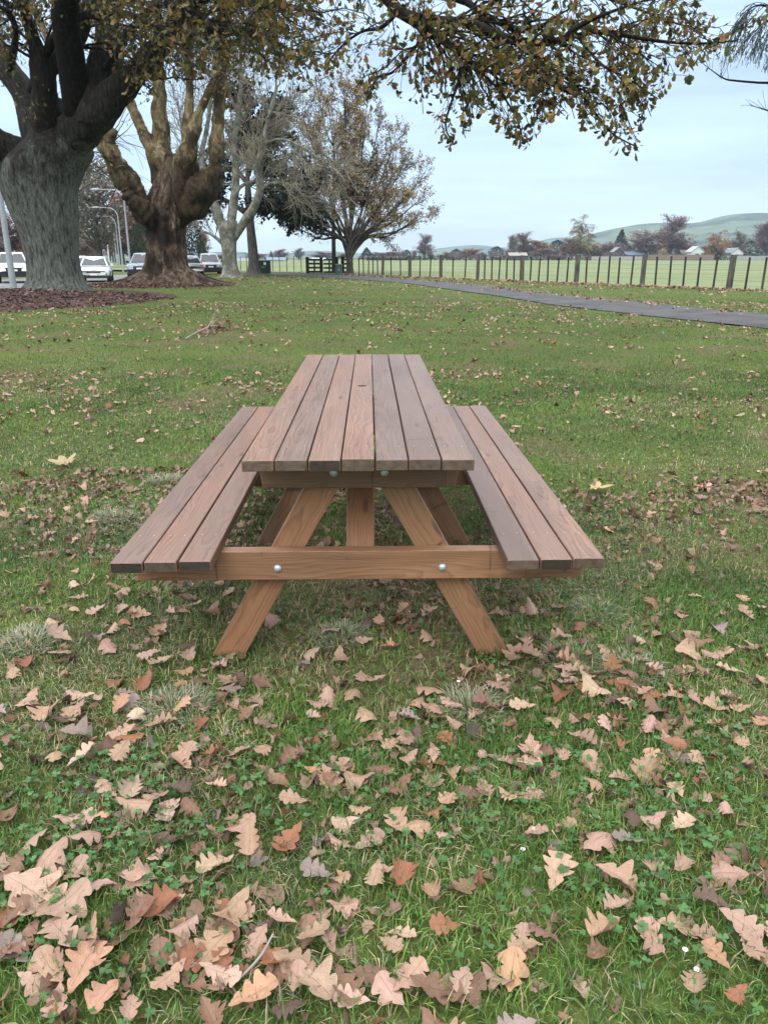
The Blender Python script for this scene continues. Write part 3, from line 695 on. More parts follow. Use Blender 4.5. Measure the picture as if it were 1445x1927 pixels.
# the bough: up and over, then down into view over the path
fork = P(150, 255, OD-.4)
def bough(pix, dd, start=None, n=20):
    q = [] if start is None else [tuple(s) for s in start]
    for (x, y, w), d in zip(pix, dd): q.append((*P(x, y, d), w/FPX*d/2))
    q = catmull(q, n); return q[:, :3], np.maximum(q[:, 3], .004)
arch = [(*P(116, 318, OD), .2), (*fork, .40), (-8.2, 24.6, 8.3, .36), (-5.4, 20.5, 9.0, .28), (-2.6, 16.2, 8.1, .22), (-.9, 13., 6.4, .17)]
b1 = bough([(724, -8, 20), (778, 36, 19), (812, 62, 16), (850, 86, 13), (893, 122, 9), (935, 138, 6), (1010, 150, 4), (1080, 180, 3)], [11.5, 11.3, 11.1, 11, 10.8, 10.6, 10.4, 10.2], arch, 30)
boughs = [b1,
    bough([(778, 36, 17), (830, 40, 16), (885, 44, 16), (925, 62, 15), (965, 76, 14), (1010, 80, 12), (1053, 76, 11), (1092, 47, 8), (1150, 22, 5), (1230, -5, 3)], [11.3, 11.3, 11.2, 11, 10.9, 10.7, 10.5, 10.4, 10.3, 10.2], None, 30),
    bough([(740, -20, 13), (862, -2, 12), (905, 24, 11), (952, 48, 10), (990, 56, 9), (1060, 40, 6), (1130, 60, 4), (1190, 90, 2.5)], [11.6, 11.8, 11.7, 11.6, 11.5, 11.4, 11.2, 11], None, 30),
    bough([(1060, 74, 8), (1120, 60, 7), (1180, 68, 6), (1245, 78, 5), (1310, 82, 4), (1345, 80, 3), (1388, 76, 2)], [10.5, 10.4, 10.3, 10.2, 10.1, 10, 10], None, 30),
    bough([(965, 76, 8), (1020, 118, 6), (1075, 155, 5), (1110, 200, 4), (1150, 250, 3), (1200, 278, 2)], [10.9, 10.6, 10.4, 10.2, 10.1, 10], None, 30),
    bough([(850, 86, 7), (868, 130, 5), (850, 190, 4), (838, 235, 3), (850, 268, 2)], [11, 10.8, 10.7, 10.6, 10.5], None, 30),
    bough([(893, 122, 6), (938, 170, 4), (970, 220, 3), (985, 268, 2)], [10.8, 10.5, 10.3, 10.2], None, 30),
    bough([(812, 62, 7), (775, 95, 5), (740, 135, 4), (700, 150, 2.5), (690, 190, 2)], [11.1, 11.2, 11.2, 11.3, 11.3], None, 30),
    bough([(760, 10, 7), (720, 50, 6), (680, 60, 4), (640, 90, 3), (610, 130, 2)], [11.4, 11.6, 11.8, 12, 12], None, 30),
    bough([(1080, 60, 6), (1130, 120, 4), (1185, 150, 3), (1235, 185, 2)], [10.5, 10.3, 10.2, 10.2], None, 30),
    bough([(905, 24, 8), (980, -30, 7), (1080, -20, 5), (1180, 10, 4), (1260, 40, 2.5), (1330, 60, 2)], [11.7, 11.5, 11.3, 11.1, 11, 10.9], None, 30)]
BP_, BR_ = stack(*boughs)
bm_ = MB(); tubes(bm_, BP_, BR_, 10, nz=.2)
OAKP = [(.14, .10, .028), (.115, .115, .034), (.18, .090, .032), (.065, .075, .026), (.22, .15, .04), (.05, .042, .02)]
OAKW = [.27, .22, .15, .14, .12, .10]
# bough twigs start in view, not on the hidden arch
bp_in = np.stack([q[8:30][np.linspace(0, 21, 22).astype(int)] if i == 0 else q[np.linspace(0, 29, 22).astype(int)] for i, q in enumerate(BP_)])
br_in = np.stack([r[8:30] if i == 0 else r[np.linspace(0, 29, 22).astype(int)] for i, r in enumerate(BR_)])
BEDGE = [(540, 140), (640, 140), (690, 195), (740, 170), (765, 225), (860, 272), (920, 240), (985, 280), (1060, 235), (1110, 250), (1200, 285), (1260, 200), (1345, 120), (1400, 105), (1500, 60)]
q1, r1 = sprout(bp_in, br_in, 330, (.45, 1.15), 6, (.4, 1.1), .0, -.15, .5, .02, .12, .07)
kq = above(q1[:, -1]-[0, 0, .05]*1*np.ones((len(q1), 1)), BEDGE); q1, r1 = q1[kq], r1[kq]
q2, r2 = sprout(q1, r1, 1000, (.18, .5), 5, (.4, 1.1), -.1, -.18, .6, .009, .15, .08)
kq = above(q2[:, -1]-[0, 0, .06], BEDGE); q2, r2 = q2[kq], r2[kq]
tubes(bm_, q1, np.maximum(r1, .005), 5); tubes(bm_, q2, np.maximum(r2, .0032), 3)
fm = MB()
leaves_on(fm, q2, r2, 4, (.05, .12), OAKP, OAKW, HANG, .75, .035, .55)
leaves_on(fm, q1, r1, 2, (.065, .11), OAKP, OAKW, HANG, .75, .04, .5)
leaves_on(fm, bp_in[1:], br_in[1:], 34, (.065, .11), OAKP, OAKW, HANG, .75, .05, .62)
# crown around the trunk
w1, v1 = sprout(LP_, LR_, 170, (1.6, 4.2), 7, (.4, 1.2), .0, -.25, .4, .06, .38, .06)
keep = (w1[:, -1, 2] > 6.2) | ((w1[:, -1, 0] > -7.) & (w1[:, -1, 2] > 5.4)); w1, v1 = w1[keep], v1[keep]
w2, v2 = sprout(w1, v1, 750, (.7, 1.8), 5, (.4, 1.2), -.05, -.25, .5, .02, .15, .08)
CEDGE = [(-200, 230), (-20, 190), (45, 130), (75, 40), (130, 30), (175, 70), (225, 150), (270, 200), (320, 150), (430, 150), (480, 165), (560, 190), (600, 222), (628, 212), (655, 90), (740, 60), (900, 40)]
kq = above(w2[:, -1], CEDGE); w2, v2 = w2[kq], v2[kq]
w3, v3 = sprout(w2, v2, 3300, (.3, .8), 4, (.4, 1.2), -.1, -.2, .6, .01, .15, .1)
kq = above(w3[:, -1]-[0, 0, .1], CEDGE); w3, v3 = w3[kq], v3[kq]; kq = above(w1[:, -1]+[0, 0, .5], CEDGE); w1, v1 = w1[kq], v1[kq]
tubes(lm, w1, np.maximum(v1, .012), 6); tubes(lm, w2, np.maximum(v2, .008), 4); tubes(lm, w3, np.maximum(v3, .005), 3)
leaves_on(fm, w3, v3, 3, (.11, .19), OAKP, OAKW, HANG, .6, .10, .3)
# epicormic twigs with leaves hugging the limbs
s1, t1_ = sprout(LP_, LR_, 130, (.3, .9), 4, (.7, 1.4), .1, -.1, .2, .01, .30, .1)
leaves_on(fm, s1, t1_, 5, (.09, .15), OAKP, OAKW, HANG, .6, .08, .3); tubes(lm, s1, np.maximum(t1_, .005), 3)
tm.build('trunk', M_oak, OAK, True); lm.build('limbs', M_oak, OAK, True); bm_.build('overhanging_bough', M_oaklimb, OAK, True)
fm.build('foliage', M_crown, OAK)

# ------------------------------------------------------------------ flaky barked plane tree, second from the left
PD = 38.6; pp = G(318, 536)
PLN = thing('plane_tree', 'old plane tree with flaking brown bark, swollen trunk, spreading roots and tall mossy poles', 'tree', (pp[0], pp[1], .1))
tm = trunk([(545, 205, 440), (540, 238, 404), (533, 253, 391), (522, 264, 374), (505, 276, 355), (480, 281, 350), (455, 281, 348), (430, 279, 347), (405, 278, 350), (380, 280, 356), (355, 290, 352), (320, 304, 345), (290, 312, 340)], PD, 8, flare=.30, amp=.19, ridges=16, sides=120, rows=130, fine=.09)
pl = [knobbly(*l_, .22, i) for i, l_ in enumerate([
    limb([(308, 440, 50), (262, 378, 46), (240, 340, 40), (212, 298, 36), (200, 268, 30), (212, 240, 22)], PD, 44, [0, -.3, -.6, -.9, -1, -1]),
    limb([(205, 275, 22), (180, 225, 18), (155, 185, 17), (130, 140, 14), (85, 60, 13), (50, -20, 11)], PD-1, 44),
    limb([(305, 370, 40), (288, 290, 26), (262, 232, 18), (240, 180, 17), (215, 110, 15), (180, 20, 13)], PD, 44, [0, .3, .5, 1, 1, 1]),
    limb([(318, 390, 56), (304, 300, 34), (298, 220, 21), (300, 150, 18), (298, 80, 16), (292, -20, 13)], PD, 44, [0, .4, .6, .7, .8, 1]),
    limb([(318, 320, 26), (315, 270, 16), (308, 200, 12), (300, 120, 10)], PD, 44, [.6, .8, .9, 1]),
    limb([(335, 390, 60), (352, 300, 40), (353, 255, 22), (357, 170, 16), (355, 90, 15), (350, -20, 12)], PD, 44, [-.5, -.4, 0, .3, .4, .5]),
    limb([(345, 330, 40), (358, 280, 26), (375, 215, 15), (400, 160, 13), (432, 105, 10), (470, 40, 7)], PD, 44, [-.8, -.9, -1, -1, -1, -1]),
    limb([(328, 432, 56), (368, 374, 56), (398, 330, 42), (405, 300, 32), (410, 240, 25), (414, 180, 23), (418, 100, 20), (425, -20, 16)], PD, 44, [0, -.4, -.6, -.6, -.5, -.4, -.3, 0]),
    limb([(290, 420, 50), (270, 400, 42), (245, 372, 24), (232, 350, 12)], PD, 44, [0, -.8, -1.2, -1.3]),
])]
PP_, PR_ = stack(*pl); lm = MB(); tubes(lm, PP_, PR_, 28, nz=.45)
# roots running out over the mulch
for a in np.linspace(0, 2*np.pi, 13, endpoint=False):
    a += random.uniform(-.15, .15); L = random.uniform(1.6, 2.7); q = []
    for s in np.linspace(0, 1, 7):
        rr = 1.1+L*s; q.append((pp[0]+math.cos(a+.25*s*math.sin(a*3))*rr, pp[1]+.05+math.sin(a+.25*s)*rr*.9, .42*(1-s)**2.4+.10-.1*s, .20*(1-s)+.035))
    q = catmull(q, 12); tubes(tm, q[None, :, :3], q[None, :, 3], 8)
g1, h1 = sprout(PP_, PR_, 70, (1.5, 4.5), 7, (.4, 1.1), .1, .12, .3, .035, .55, .06)
g2, h2 = sprout(g1, h1, 330, (.7, 2.2), 5, (.3, .9), .0, .0, .5, .014, .15, .07)
tubes(lm, g1, np.maximum(h1, .012), 5); tubes(lm, g2, np.maximum(h2, .009), 3)
# bare low twigs drooping left towards the road
z1, z2 = sprout(PP_[:1], PR_[:1], 16, (2.5, 4.2), 8, (.9, 1.5), -.2, -.2, .3, .03, .35, .06)
z1 = z1[z1[:, -1, 0] < pp[0]]; z2 = z2[:len(z1)]
if len(z1):
    y1, y2 = sprout(z1, z2, 90, (.5, 1.5), 5, (.3, .9), -.1, -.1, .5, .012, .1, .08)
    tubes(lm, z1, np.maximum(z2, .012), 5); tubes(lm, y1, np.maximum(y2, .008), 3)
tm.build('trunk', M_plane, PLN, True); lm.build('limbs', M_planelimb, PLN, True)
fm = MB(); PLP = [(.20, .125, .035), (.15, .115, .03), (.24, .14, .055)]
leaves_on(fm, g2, h2, 5, (.12, .2), PLP, [.4, .35, .25], HANG, .5, .15, .3)
fm.build('foliage', M_crown, PLN)

# ------------------------------------------------------------------ pale bare sycamore, third from the left
SD_ = 54.2; sp_ = G(435, 522)
SYC = thing('sycamore_tree', 'bare pale grey sycamore with forked trunk and a haze of fine leafless twigs', 'tree', (sp_[0], sp_[1], 0))
tm = trunk([(524, 410, 463), (520, 416, 456), (512, 419, 450), (495, 420, 446), (470, 418, 445), (445, 414, 446), (430, 412, 450), (415, 418, 446)], SD_, 5, sides=24, rows=30, amp=.03, flare=.15)
sl = [limb([(425, 450, 24), (412, 410, 20), (398, 372, 19), (386, 340, 14), (380, 290, 10), (392, 230, 8), (400, 150, 6), (405, 90, 4)], SD_, 16),
      limb([(433, 450, 26), (437, 405, 19), (442, 360, 16), (444, 320, 14), (441, 270, 12), (448, 215, 10), (455, 150, 7), (452, 90, 4)], SD_, 16, [0, .4, .8, 1, 1, 1, 1, 1]),
      limb([(440, 455, 24), (458, 420, 18), (478, 390, 17), (490, 355, 15), (486, 315, 13), (496, 265, 11), (508, 215, 9), (522, 160, 6)], SD_, 16, [0, -.4, -.8, -1, -1, -1, -1, -1]),
      limb([(442, 372, 9), (452, 352, 7), (475, 342, 6), (510, 338, 4.5), (540, 345, 3), (575, 362, 2)], SD_+.5, 16),
      limb([(486, 360, 8), (510, 345, 6), (545, 348, 4), (580, 372, 3), (625, 388, 2)], SD_-1, 16),
      limb([(495, 270, 7), (530, 262, 5), (565, 275, 4), (600, 300, 3), (640, 330, 2)], SD_-1, 16, [0, -1, -1.5, -2, -2]),
      limb([(444, 320, 8), (470, 280, 6), (520, 230, 4), (580, 215, 2)], SD_+1, 16),
      limb([(390, 340, 7), (365, 300, 5), (345, 250, 4), (335, 190, 2)], SD_, 16),
      limb([(425, 465, 8), (412, 452, 7), (395, 440, 5), (380, 436, 3)], SD_+.5, 16),
      limb([(448, 215, 6), (430, 170, 5), (420, 120, 3), (415, 70, 2)], SD_+1, 16)]
SP_, SR_ = stack(*sl); SR_ = SR_*.88; lm = MB(); tubes(lm, SP_, SR_, 12, nz=.2)
a1, c1 = sprout(SP_, SR_, 150, (1.4, 3.6), 7, (.4, 1.1), .12, -.05, .4, .05, .3, .06)
a2, c2 = sprout(a1, c1, 800, (.8, 2.1), 5, (.3, .8), .12, -.04, .5, .022, .15, .05)
a3, c3 = sprout(a2, c2, 4200, (.5, 1.3), 4, (.3, .8), .12, .0, .6, .011, .15, .05)
tubes(lm, a1, np.maximum(c1, .016), 5); tubes(lm, a2, np.maximum(c2, .012), 3); 
tm.build('trunk', M_pale, SYC, True); lm.build('limbs', M_pale, SYC, True)
tw = MB(); tubes(tw, a3, np.maximum(c3, .012), 3, np.array((.24, .21, .155))*rng.uniform(.6, 1.25, (len(a3), 1)))
tw.build('twigs', M_twig, SYC)

# ------------------------------------------------------------------ evergreen with the tall plain trunk
ED = 61.5; ep = G(478, 517)
EVG = thing('evergreen_tree', 'dark evergreen with a plain grey trunk, its black green crown behind the bare sycamore', 'tree', (ep[0], ep[1], 0))
tm = trunk([(519, 458, 498), (515, 463, 492), (508, 466, 489), (490, 468, 487), (460, 466, 484), (430, 464, 480), (400, 463, 477), (370, 461, 474), (330, 462, 470)], ED, 6, sides=20, rows=30, amp=.03, flare=.15)
el = [limb([(468, 405, 10), (440, 385, 8), (410, 372, 6), (380, 380, 4), (362, 400, 3)], ED, 14), limb([(470, 400, 10), (510, 385, 8), (550, 392, 5), (590, 415, 3)], ED, 14),
      limb([(467, 350, 9), (500, 330, 7), (545, 335, 5), (575, 350, 3)], ED, 14), limb([(467, 345, 9), (440, 320, 7), (405, 330, 4), (375, 360, 3)], ED, 14),
      limb([(466, 330, 8), (470, 290, 6), (500, 250, 4), (520, 220, 3)], ED, 14), limb([(470, 390, 8), (500, 400, 6), (530, 390, 4), (560, 380, 3)], ED, 14, [0, -2, -4, -5]), limb([(468, 330, 8), (480, 280, 6), (470, 230, 5), (455, 180, 3)], ED, 14, [0, 1, 2, 2])]
EP_, ER_ = stack(*el); lm = MB(); tubes(lm, EP_, ER_, 7)
a1, c1 = sprout(EP_, ER_, 150, (1.2, 3.4), 5, (.5, 1.2), .1, -.1, .5, .04, .2, .06)
kq = above(a1[:, -1], [(0, 405), (460, 405), (520, 425), (610, 440), (900, 440)]); a1, c1 = a1[kq], c1[kq]
a2, c2 = sprout(a1, c1, 1500, (.5, 1.5), 4, (.4, 1.1), .0, -.15, .5, .02, .1, .08)
tubes(lm, a1, np.maximum(c1, .014), 4); tubes(lm, a2, np.maximum(c2, .01), 3)
fm = MB(); EVP = [(.012, .020, .010), (.020, .030, .014), (.008, .013, .008), (.032, .040, .016)]
leaves_on(fm, a2, c2, 12, (.2, .42), EVP, [.35, .3, .25, .1], SMALL, .3, .16, .1)
tm.build('trunk', M_pine, EVG, True); lm.build('limbs', M_brownbark, EVG, True); fm.build('crown', M_crown, EVG)

# ------------------------------------------------------------------ round headed brown tree by the gate and the slim trunk beside it
BD = 64.; bp = G(659, 516.5)
BRN = thing('brown_leaved_tree', 'round headed tree with thin russet brown leaves, standing by the farm gate and fence', 'tree', (bp[0], bp[1], 0))
tm = trunk([(519, 646, 672), (515, 650, 667), (508, 652, 665), (490, 652, 664), (475, 650, 665), (465, 650, 668)], BD, 7, sides=16, rows=16, amp=.04, flare=.12)
bl = []
hull = [(540, 385), (560, 300), (590, 235), (618, 200), (648, 168), (672, 172), (690, 200), (715, 225), (745, 262), (765, 300), (795, 335), (792, 375), (798, 408), (770, 425), (735, 400), (700, 425), (600, 430), (565, 432), (550, 410), (650, 190), (630, 240), (680, 240), (710, 290), (600, 300), (740, 330), (640, 300), (670, 300), (590, 360), (720, 370), (620, 380), (700, 360), (760, 370)]
for i, (hx, hy) in enumerate(hull):
    dz = random.uniform(-4.5, 4.5)*(1 if i >= 19 else .5); x0 = 657+random.uniform(-5, 6); m = .5
    bl.append(limb([(x0, 478+random.uniform(-6, 6), 6.5), (x0+(hx-657)*.22, 452-(478-hy)*.10, 5), (657+(hx-657)*.58, 470-(470-hy)*.52, 3.2), (657+(hx-657)*.85, 470-(470-hy)*.83, 2.), (hx, hy, 1.)], BD, 12, [0, dz*.2, dz*.6, dz*.9, dz]))
BP2, BR2 = stack(*bl); lm = MB(); tubes(lm, BP2, BR2, 6)
a1, c1 = sprout(BP2, BR2, 420, (.7, 2.2), 5, (.3, .8), .2, .06, .5, .03, .3, .06)
a2, c2 = sprout(a1, c1, 2400, (.4, 1.1), 4, (.3, .8), .15, .0, .5, .015, .15, .07)
a3, c3 = sprout(a2, c2, 7000, (.25, .6), 3, (.3, .8), .15, .0, .6, .01, .15, .07)
tubes(lm, a1, np.maximum(c1, .013), 4); tubes(lm, a2, np.maximum(c2, .009), 3); tubes(lm, a3, np.maximum(c3, .007), 3)
fm = MB(); BRP = [(.27, .185, .105), (.33, .235, .13), (.20, .145, .09), (.36, .27, .14), (.26, .225, .115)]
leaves_on(fm, a3, c3, 3, (.11, .22), BRP, [.3, .25, .2, .1, .15], SMALL, .4, .10, .2)
leaves_on(fm, a2, c2, 2, (.10, .20), BRP, [.3, .25, .2, .1, .15], SMALL, .4, .10, .2)
tm.build('trunk', M_brownbark, BRN, True); lm.build('limbs', M_brownbark, BRN, True); fm.build('foliage', M_crown, BRN)
LD_ = 68.; lp = G(629, 514.5)
SLM = thing('slim_tree', 'tree with one slim straight grey trunk and thin olive twigs in front of the gate', 'tree', (lp[0], lp[1], 0))
tm = trunk([(517, 619, 640), (513, 622, 635), (505, 624, 633), (470, 624, 632), (430, 624, 631), (390, 625, 630), (350, 625, 630), (300, 626, 630), (250, 628, 630)], LD_, 9, sides=12, rows=24, amp=.03)
bl = [limb([(628, 430+i*-14, 3.5), (628+dx*.4, 420-i*15, 2.8), (628+dx*.75, 412-i*16+dy*.4, 2), (628+dx, 405-i*16+dy, 1)], LD_, 10, [0, dz*.3, dz*.7, dz])
      for i, (dx, dy, dz) in enumerate([(-70, 20, 1), (-78, 8, -2), (60, 10, 2), (-85, -10, 3), (-60, -20, -3), (70, -10, -3), (-70, -30, 1), (-50, -50, 3), (50, -40, -2), (-60, -40, -1), (30, -50, 2), (-30, -60, -2)])]
BP3, BR3 = stack(*bl); lm = MB(); tubes(lm, BP3, BR3, 5)
a1, c1 = sprout(BP3, BR3, 320, (.8, 2.6), 5, (.3, .9), .1, -.05, .5, .025, .2, .06)
a2, c2 = sprout(a1, c1, 2000, (.4, 1.1), 4, (.3, .8), .12, .0, .5, .014, .15, .07)
tubes(lm, a1, np.maximum(c1, .012), 4)
tm.build('trunk', M_brownbark, SLM, True); lm.build('limbs', M_brownbark, SLM, True)
tw = MB(); tubes(tw, a2, np.maximum(c2, .014), 3, np.array((.23, .19, .115))*rng.uniform(.6, 1.3, (len(a2), 1))); 
leaves_on(tw, a2, c2, 3, (.12, .22), [(.19, .14, .065), (.24, .18, .08), (.09, .085, .04)], [.45, .25, .3], SMALL, .4, .12, .2)
tw.build('foliage', M_crown, SLM)

# ------------------------------------------------------------------ dark drooping tree just outside on the right
RD = 15.
RT_ = thing('drooping_tree', 'dark drooping conifer whose hanging sprays and bare twig reach in at the top right corner', 'tree', (10.2, 13.2, 0))
lm = MB(); q = catmull([(10.2, 13.2, -.1, .34), (10.2, 13.2, 1.5, .27), (10.1, 13.25, 4, .22), (10, 13.3, 7, .15), (10, 13.3, 10, .06)], 20); tubes(lm, q[None, :, :3], q[None, :, 3], 14); lm.build('trunk', M_pine, RT_, True)
rl = [bough([(1600, -60, 14), (1520, -20, 8), (1465, 10, 5), (1425, 10, 3), (1405, 20, 2)], [14, 14, 14, 14, 14], [(10.05, 13.3, 6.0, .1)], 18), bough([(1620, 90, 12), (1520, 150, 6), (1445, 156, 4), (1385, 152, 3.4), (1362, 148, 2.4), (1338, 132, 1.5), (1320, 118, 1)], [14.]*7, [(10.1, 13.25, 3.5, .1)], 18),
      bough([(1620, 160, 10), (1530, 220, 5), (1460, 212, 3), (1440, 207, 2), (1412, 198, 1)], [14]*5, [(10.1, 13.25, 3.2, .1)], 18), bough([(1640, -20, 14), (1530, 0, 8), (1480, 30, 5), (1440, 40, 3), (1420, 60, 2)], [14.3]*5, [(10.05, 13.3, 5.6, .1)], 18)]
RP_, RR_ = stack(*rl); lm = MB(); tubes(lm, RP_, RR_, 6)
a1, c1 = sprout(RP_[1:3], RR_[1:3], 16, (.15, .5), 4, (.5, 1.2), .5, 0, .5, .006, .55, .05); tubes(lm, a1, np.maximum(c1, .003), 3)
a1, c1 = sprout(RP_[[0, 3]], RR_[[0, 3]], 46, (.4, .9), 5, (.3, 1.0), -.5, -.4, .5, .008, .35, .05)
a2, c2 = sprout(a1, c1, 260, (.15, .45), 4, (.2, .7), -.7, -.3, .6, .005, .1, .05)
tubes(lm, a1, np.maximum(c1, .004), 3); lm.build('limbs', M_oaklimb, RT_, True)
fm = MB(); tubes(fm, a2, np.maximum(c2, .0045), 3, np.array((.05, .06, .055))*rng.uniform(.6, 1.4, (len(a2), 1)))
leaves_on(fm, a2, c2, 4, (.04, .09), [(.05, .062, .055), (.06, .07, .055)], [.6, .4], [(np.array([(-.09, 0, 0), (.09, 0, 0), (.05, 1, 0), (-.05, 1, 0)]), np.array([(0, 1, 2, 3)]), np.zeros((4, 3)))], 1.1, .02, .1)
fm.build('foliage', M_crown, RT_)

# ------------------------------------------------------------------ post and batten fence, gates, box
def on_line(px):
    """point of the fence line seen at image column px (ground level)"""
    u = (px-722.5)/FPX; lo, hi = -30., 140.
    for _ in range(60):
        m = (lo+hi)/2; p = F0 + FD*m; r = np.array([p[0]-CAMX, p[1]]); dd = r@FW; ll = r@RT
        t = (dd*CT + (CAMZ)*ST); s = ll/t
        if s > u: lo = m
        else: hi = m
    return (lo+hi)/2
FNC = thing('wire_fence', 'long rural fence of grey posts and thin dark battens along the mown field', 'fence', (F0[0], F0[1], 0))
def post(name, s, w, h, mat, base=(0, 0), lean=0.):
    p = F0 + FD*s + np.array(base); m_ = MB(); k = 8 if w > .08 else 4
    th = np.linspace(0, 2*np.pi, k, endpoint=False)+.4; V = []
    for z, f in ((-.1, 1.02), (h*.5, 1.), (h-.015, .97), (h, .80)):
        V.append(np.stack([p[0]+np.cos(th)*w/2*f+lean*z, p[1]+np.sin(th)*w/2*f+lean*.3*z, z+0*th], -1))
    V = np.array(V); ii = np.arange(4*k).reshape(4, k); nx2 = np.roll(ii, -1, 1)
    m_.add(V.reshape(-1, 3), np.stack([ii[:-1], nx2[:-1], nx2[1:], ii[1:]], -1).reshape(-1, 4)); m_.ng.append(list(ii[-1]))
    return m_.build(name, mat, FNC)
mains = [on_line(x) for x in (1370, 1207, 1083, 981, 898, 829, 771, 720)]
d0 = mains[1]-mains[0]
mains = [mains[0]-2*d0, mains[0]-d0] + mains
ss = mains[-1]; end = on_line(668)
while ss + 6.2 < end: ss += 6.2; mains.append(ss)
for a, b in zip(mains, mains[1:]+[None]):
    post('post', a, random.uniform(.20, .25), random.uniform(1.36, 1.46), M_fence, lean=random.uniform(-.03, .03))
    if b is None: b = end
    nb = 6 if b-a > 4 else 3
    for k in range(1, nb):
        post('batten', a+(b-a)*k/nb+random.uniform(-.04, .04), .085, random.uniform(1.27, 1.36), M_batten, lean=random.uniform(-.03, .03))
wires = MB()
for z in (.18, .38, .58, .78, .98, 1.18):
    a = F0+FD*mains[0]; b = F0+FD*end
    q = np.array([[(*(a+(b-a)*t), z) for t in np.linspace(0, 1, 40)]]); tubes(wires, q, np.full((1, 40), .0025), 3)
wires.build('wire', M_batten, FNC)
# the same fence goes on beyond the gate
FN2 = thing('wire_fence', 'pale battened stretch of fence beyond the farm gate, behind the tree trunks', 'fence', (-12, 80, 0))
A2 = G(578, 512.5)[:2]; B2 = np.array([-24., 92.]); L2 = np.linalg.norm(B2-A2)
_f = FNC; FNC = FN2; F0s, FDs = F0, FD; F0, FD = A2, (B2-A2)/L2
k = 0
for s in np.arange(.8, L2, 1.05):
    post('post' if k % 6 == 5 else 'batten', s, .16 if k % 6 == 5 else .075, random.uniform(1.3, 1.45), M_fence, lean=random.uniform(-.04, .04)); k += 1
FNC = _f; F0, FD = F0s, FDs
# farm gates
def gate(name, label, x0, x1, y, d, rails, mat, group=None, posts=(1, 1)):
    a = P(x0, y, d); b = P(x1, y, d); a[2] = b[2] = 0; g = thing(name, label, 'gate', tuple((a+b)/2), group)
    dv = nrm(b-a)
    for t, on in ((0, posts[0]), (1, posts[1])):
        if on:
            q = a+(b-a)*t; m_ = MB(); m_.box((q[0]-.13, q[1]-.13, -.1), (q[0]+.13, q[1]+.13, 1.32)); o = m_.build('post', M_batten, g)
    for i in range(rails):
        z = .12+.98*i/(rails-1); m_ = MB(); m_.bar(a+dv*.14+[0, -.02, z], b-dv*.14+[0, -.02, z], .05, .15, (0, 0, 1)); m_.build('rail', mat, g)
    m_ = MB(); c = (a+b)/2; m_.bar(c+[0, .05, .05], c+[0, .05, 1.15], .05, .14, (1, 0, 0)); m_.build('brace', mat, g)
    return g
GD = 66.
gate('farm_gate', 'dark timber rail gate at the end of the fence, nearest the pale battened stretch', 579, 605, 512, GD+3, 4, M_batten, 'timber rail gates')
gate('farm_gate', 'timber rail gate between the dark gate post and the slim grey trunk', 606, 634, 512, GD+1, 4, M_fence, 'timber rail gates', (0, 1))
gate('farm_gate', 'short rail gate between green cabinet and the round headed brown tree', 645, 668, 514, GD+1, 4, M_fence, 'timber rail gates', (1, 0))
def cabinet(name, label, px, pw, y0, y1, d, mat, lidmat, sticker=False):
    c = P(px, y0, d); w = pw/FPX*d; h = (y0-y1)/FPX*d; t = thing(name, label, 'cabinet', (c[0], c[1], 0), absolute=False)
    dp = w*.6; m_ = MB(); m_.box((-w/2, -dp/2, -.05), (w/2, dp/2, h*.93)); o = m_.build('body', mat, t); bv = o.modifiers.new('b', 'BEVEL'); bv.width = .03; bv.segments = 2
    m_ = MB(); m_.add([(-w/2-.04, -dp/2-.04, h*.93+.002), (w/2+.04, -dp/2-.04, h*.93+.002), (w/2+.04, dp/2+.04, h*.93+.002), (-w/2-.04, dp/2+.04, h*.93+.002), (-w/2-.02, -dp/2, h), (w/2+.02, -dp/2, h), (w/2+.02, dp/2, h*1.03), (-w/2-.02, dp/2, h*1.03)], [(0, 3, 2, 1), (4, 5, 6, 7), (0, 1, 5, 4), (1, 2, 6, 5), (2, 3, 7, 6), (3, 0, 4, 7)]); m_.build('lid', lidmat, t)
    m_ = MB(); m_.box((-.012, -dp/2-.012, h*.06), (.012, -dp/2+.002, h*.9)); m_.build('door_seam', lidmat, t)
    for s in (-1, 1):
        m_ = MB(); m_.box((s*w*.08-.02, -dp/2-.05, h*.42), (s*w*.08+.02, -dp/2+.002, h*.56)); m_.build('handle', M_zinc, t)
    if sticker:
        m_ = MB(); m_.box((w*.05, -dp/2-.008, h*.66), (w*.22, -dp/2+.002, h*.86)); m_.build('notice', plain('white notice', (.7, .72, .7), .5), t)
    return t
cabinet('utility_cabinet', 'dark green utility cabinet with a small white notice beside the evergreen trunk', 497, 24, 514, 491, 66.5, plain('dark green paint', (.012, .035, .022), .5), plain('dark green lid', (.02, .045, .03), .5), True)
cabinet('utility_cabinet', 'pale green cabinet between slim grey trunk and the brown tree trunk', 638, 12, 516, 498, 62.5, plain('faded green paint', (.06, .12, .085), .6), plain('faded green lid', (.08, .14, .10), .6))

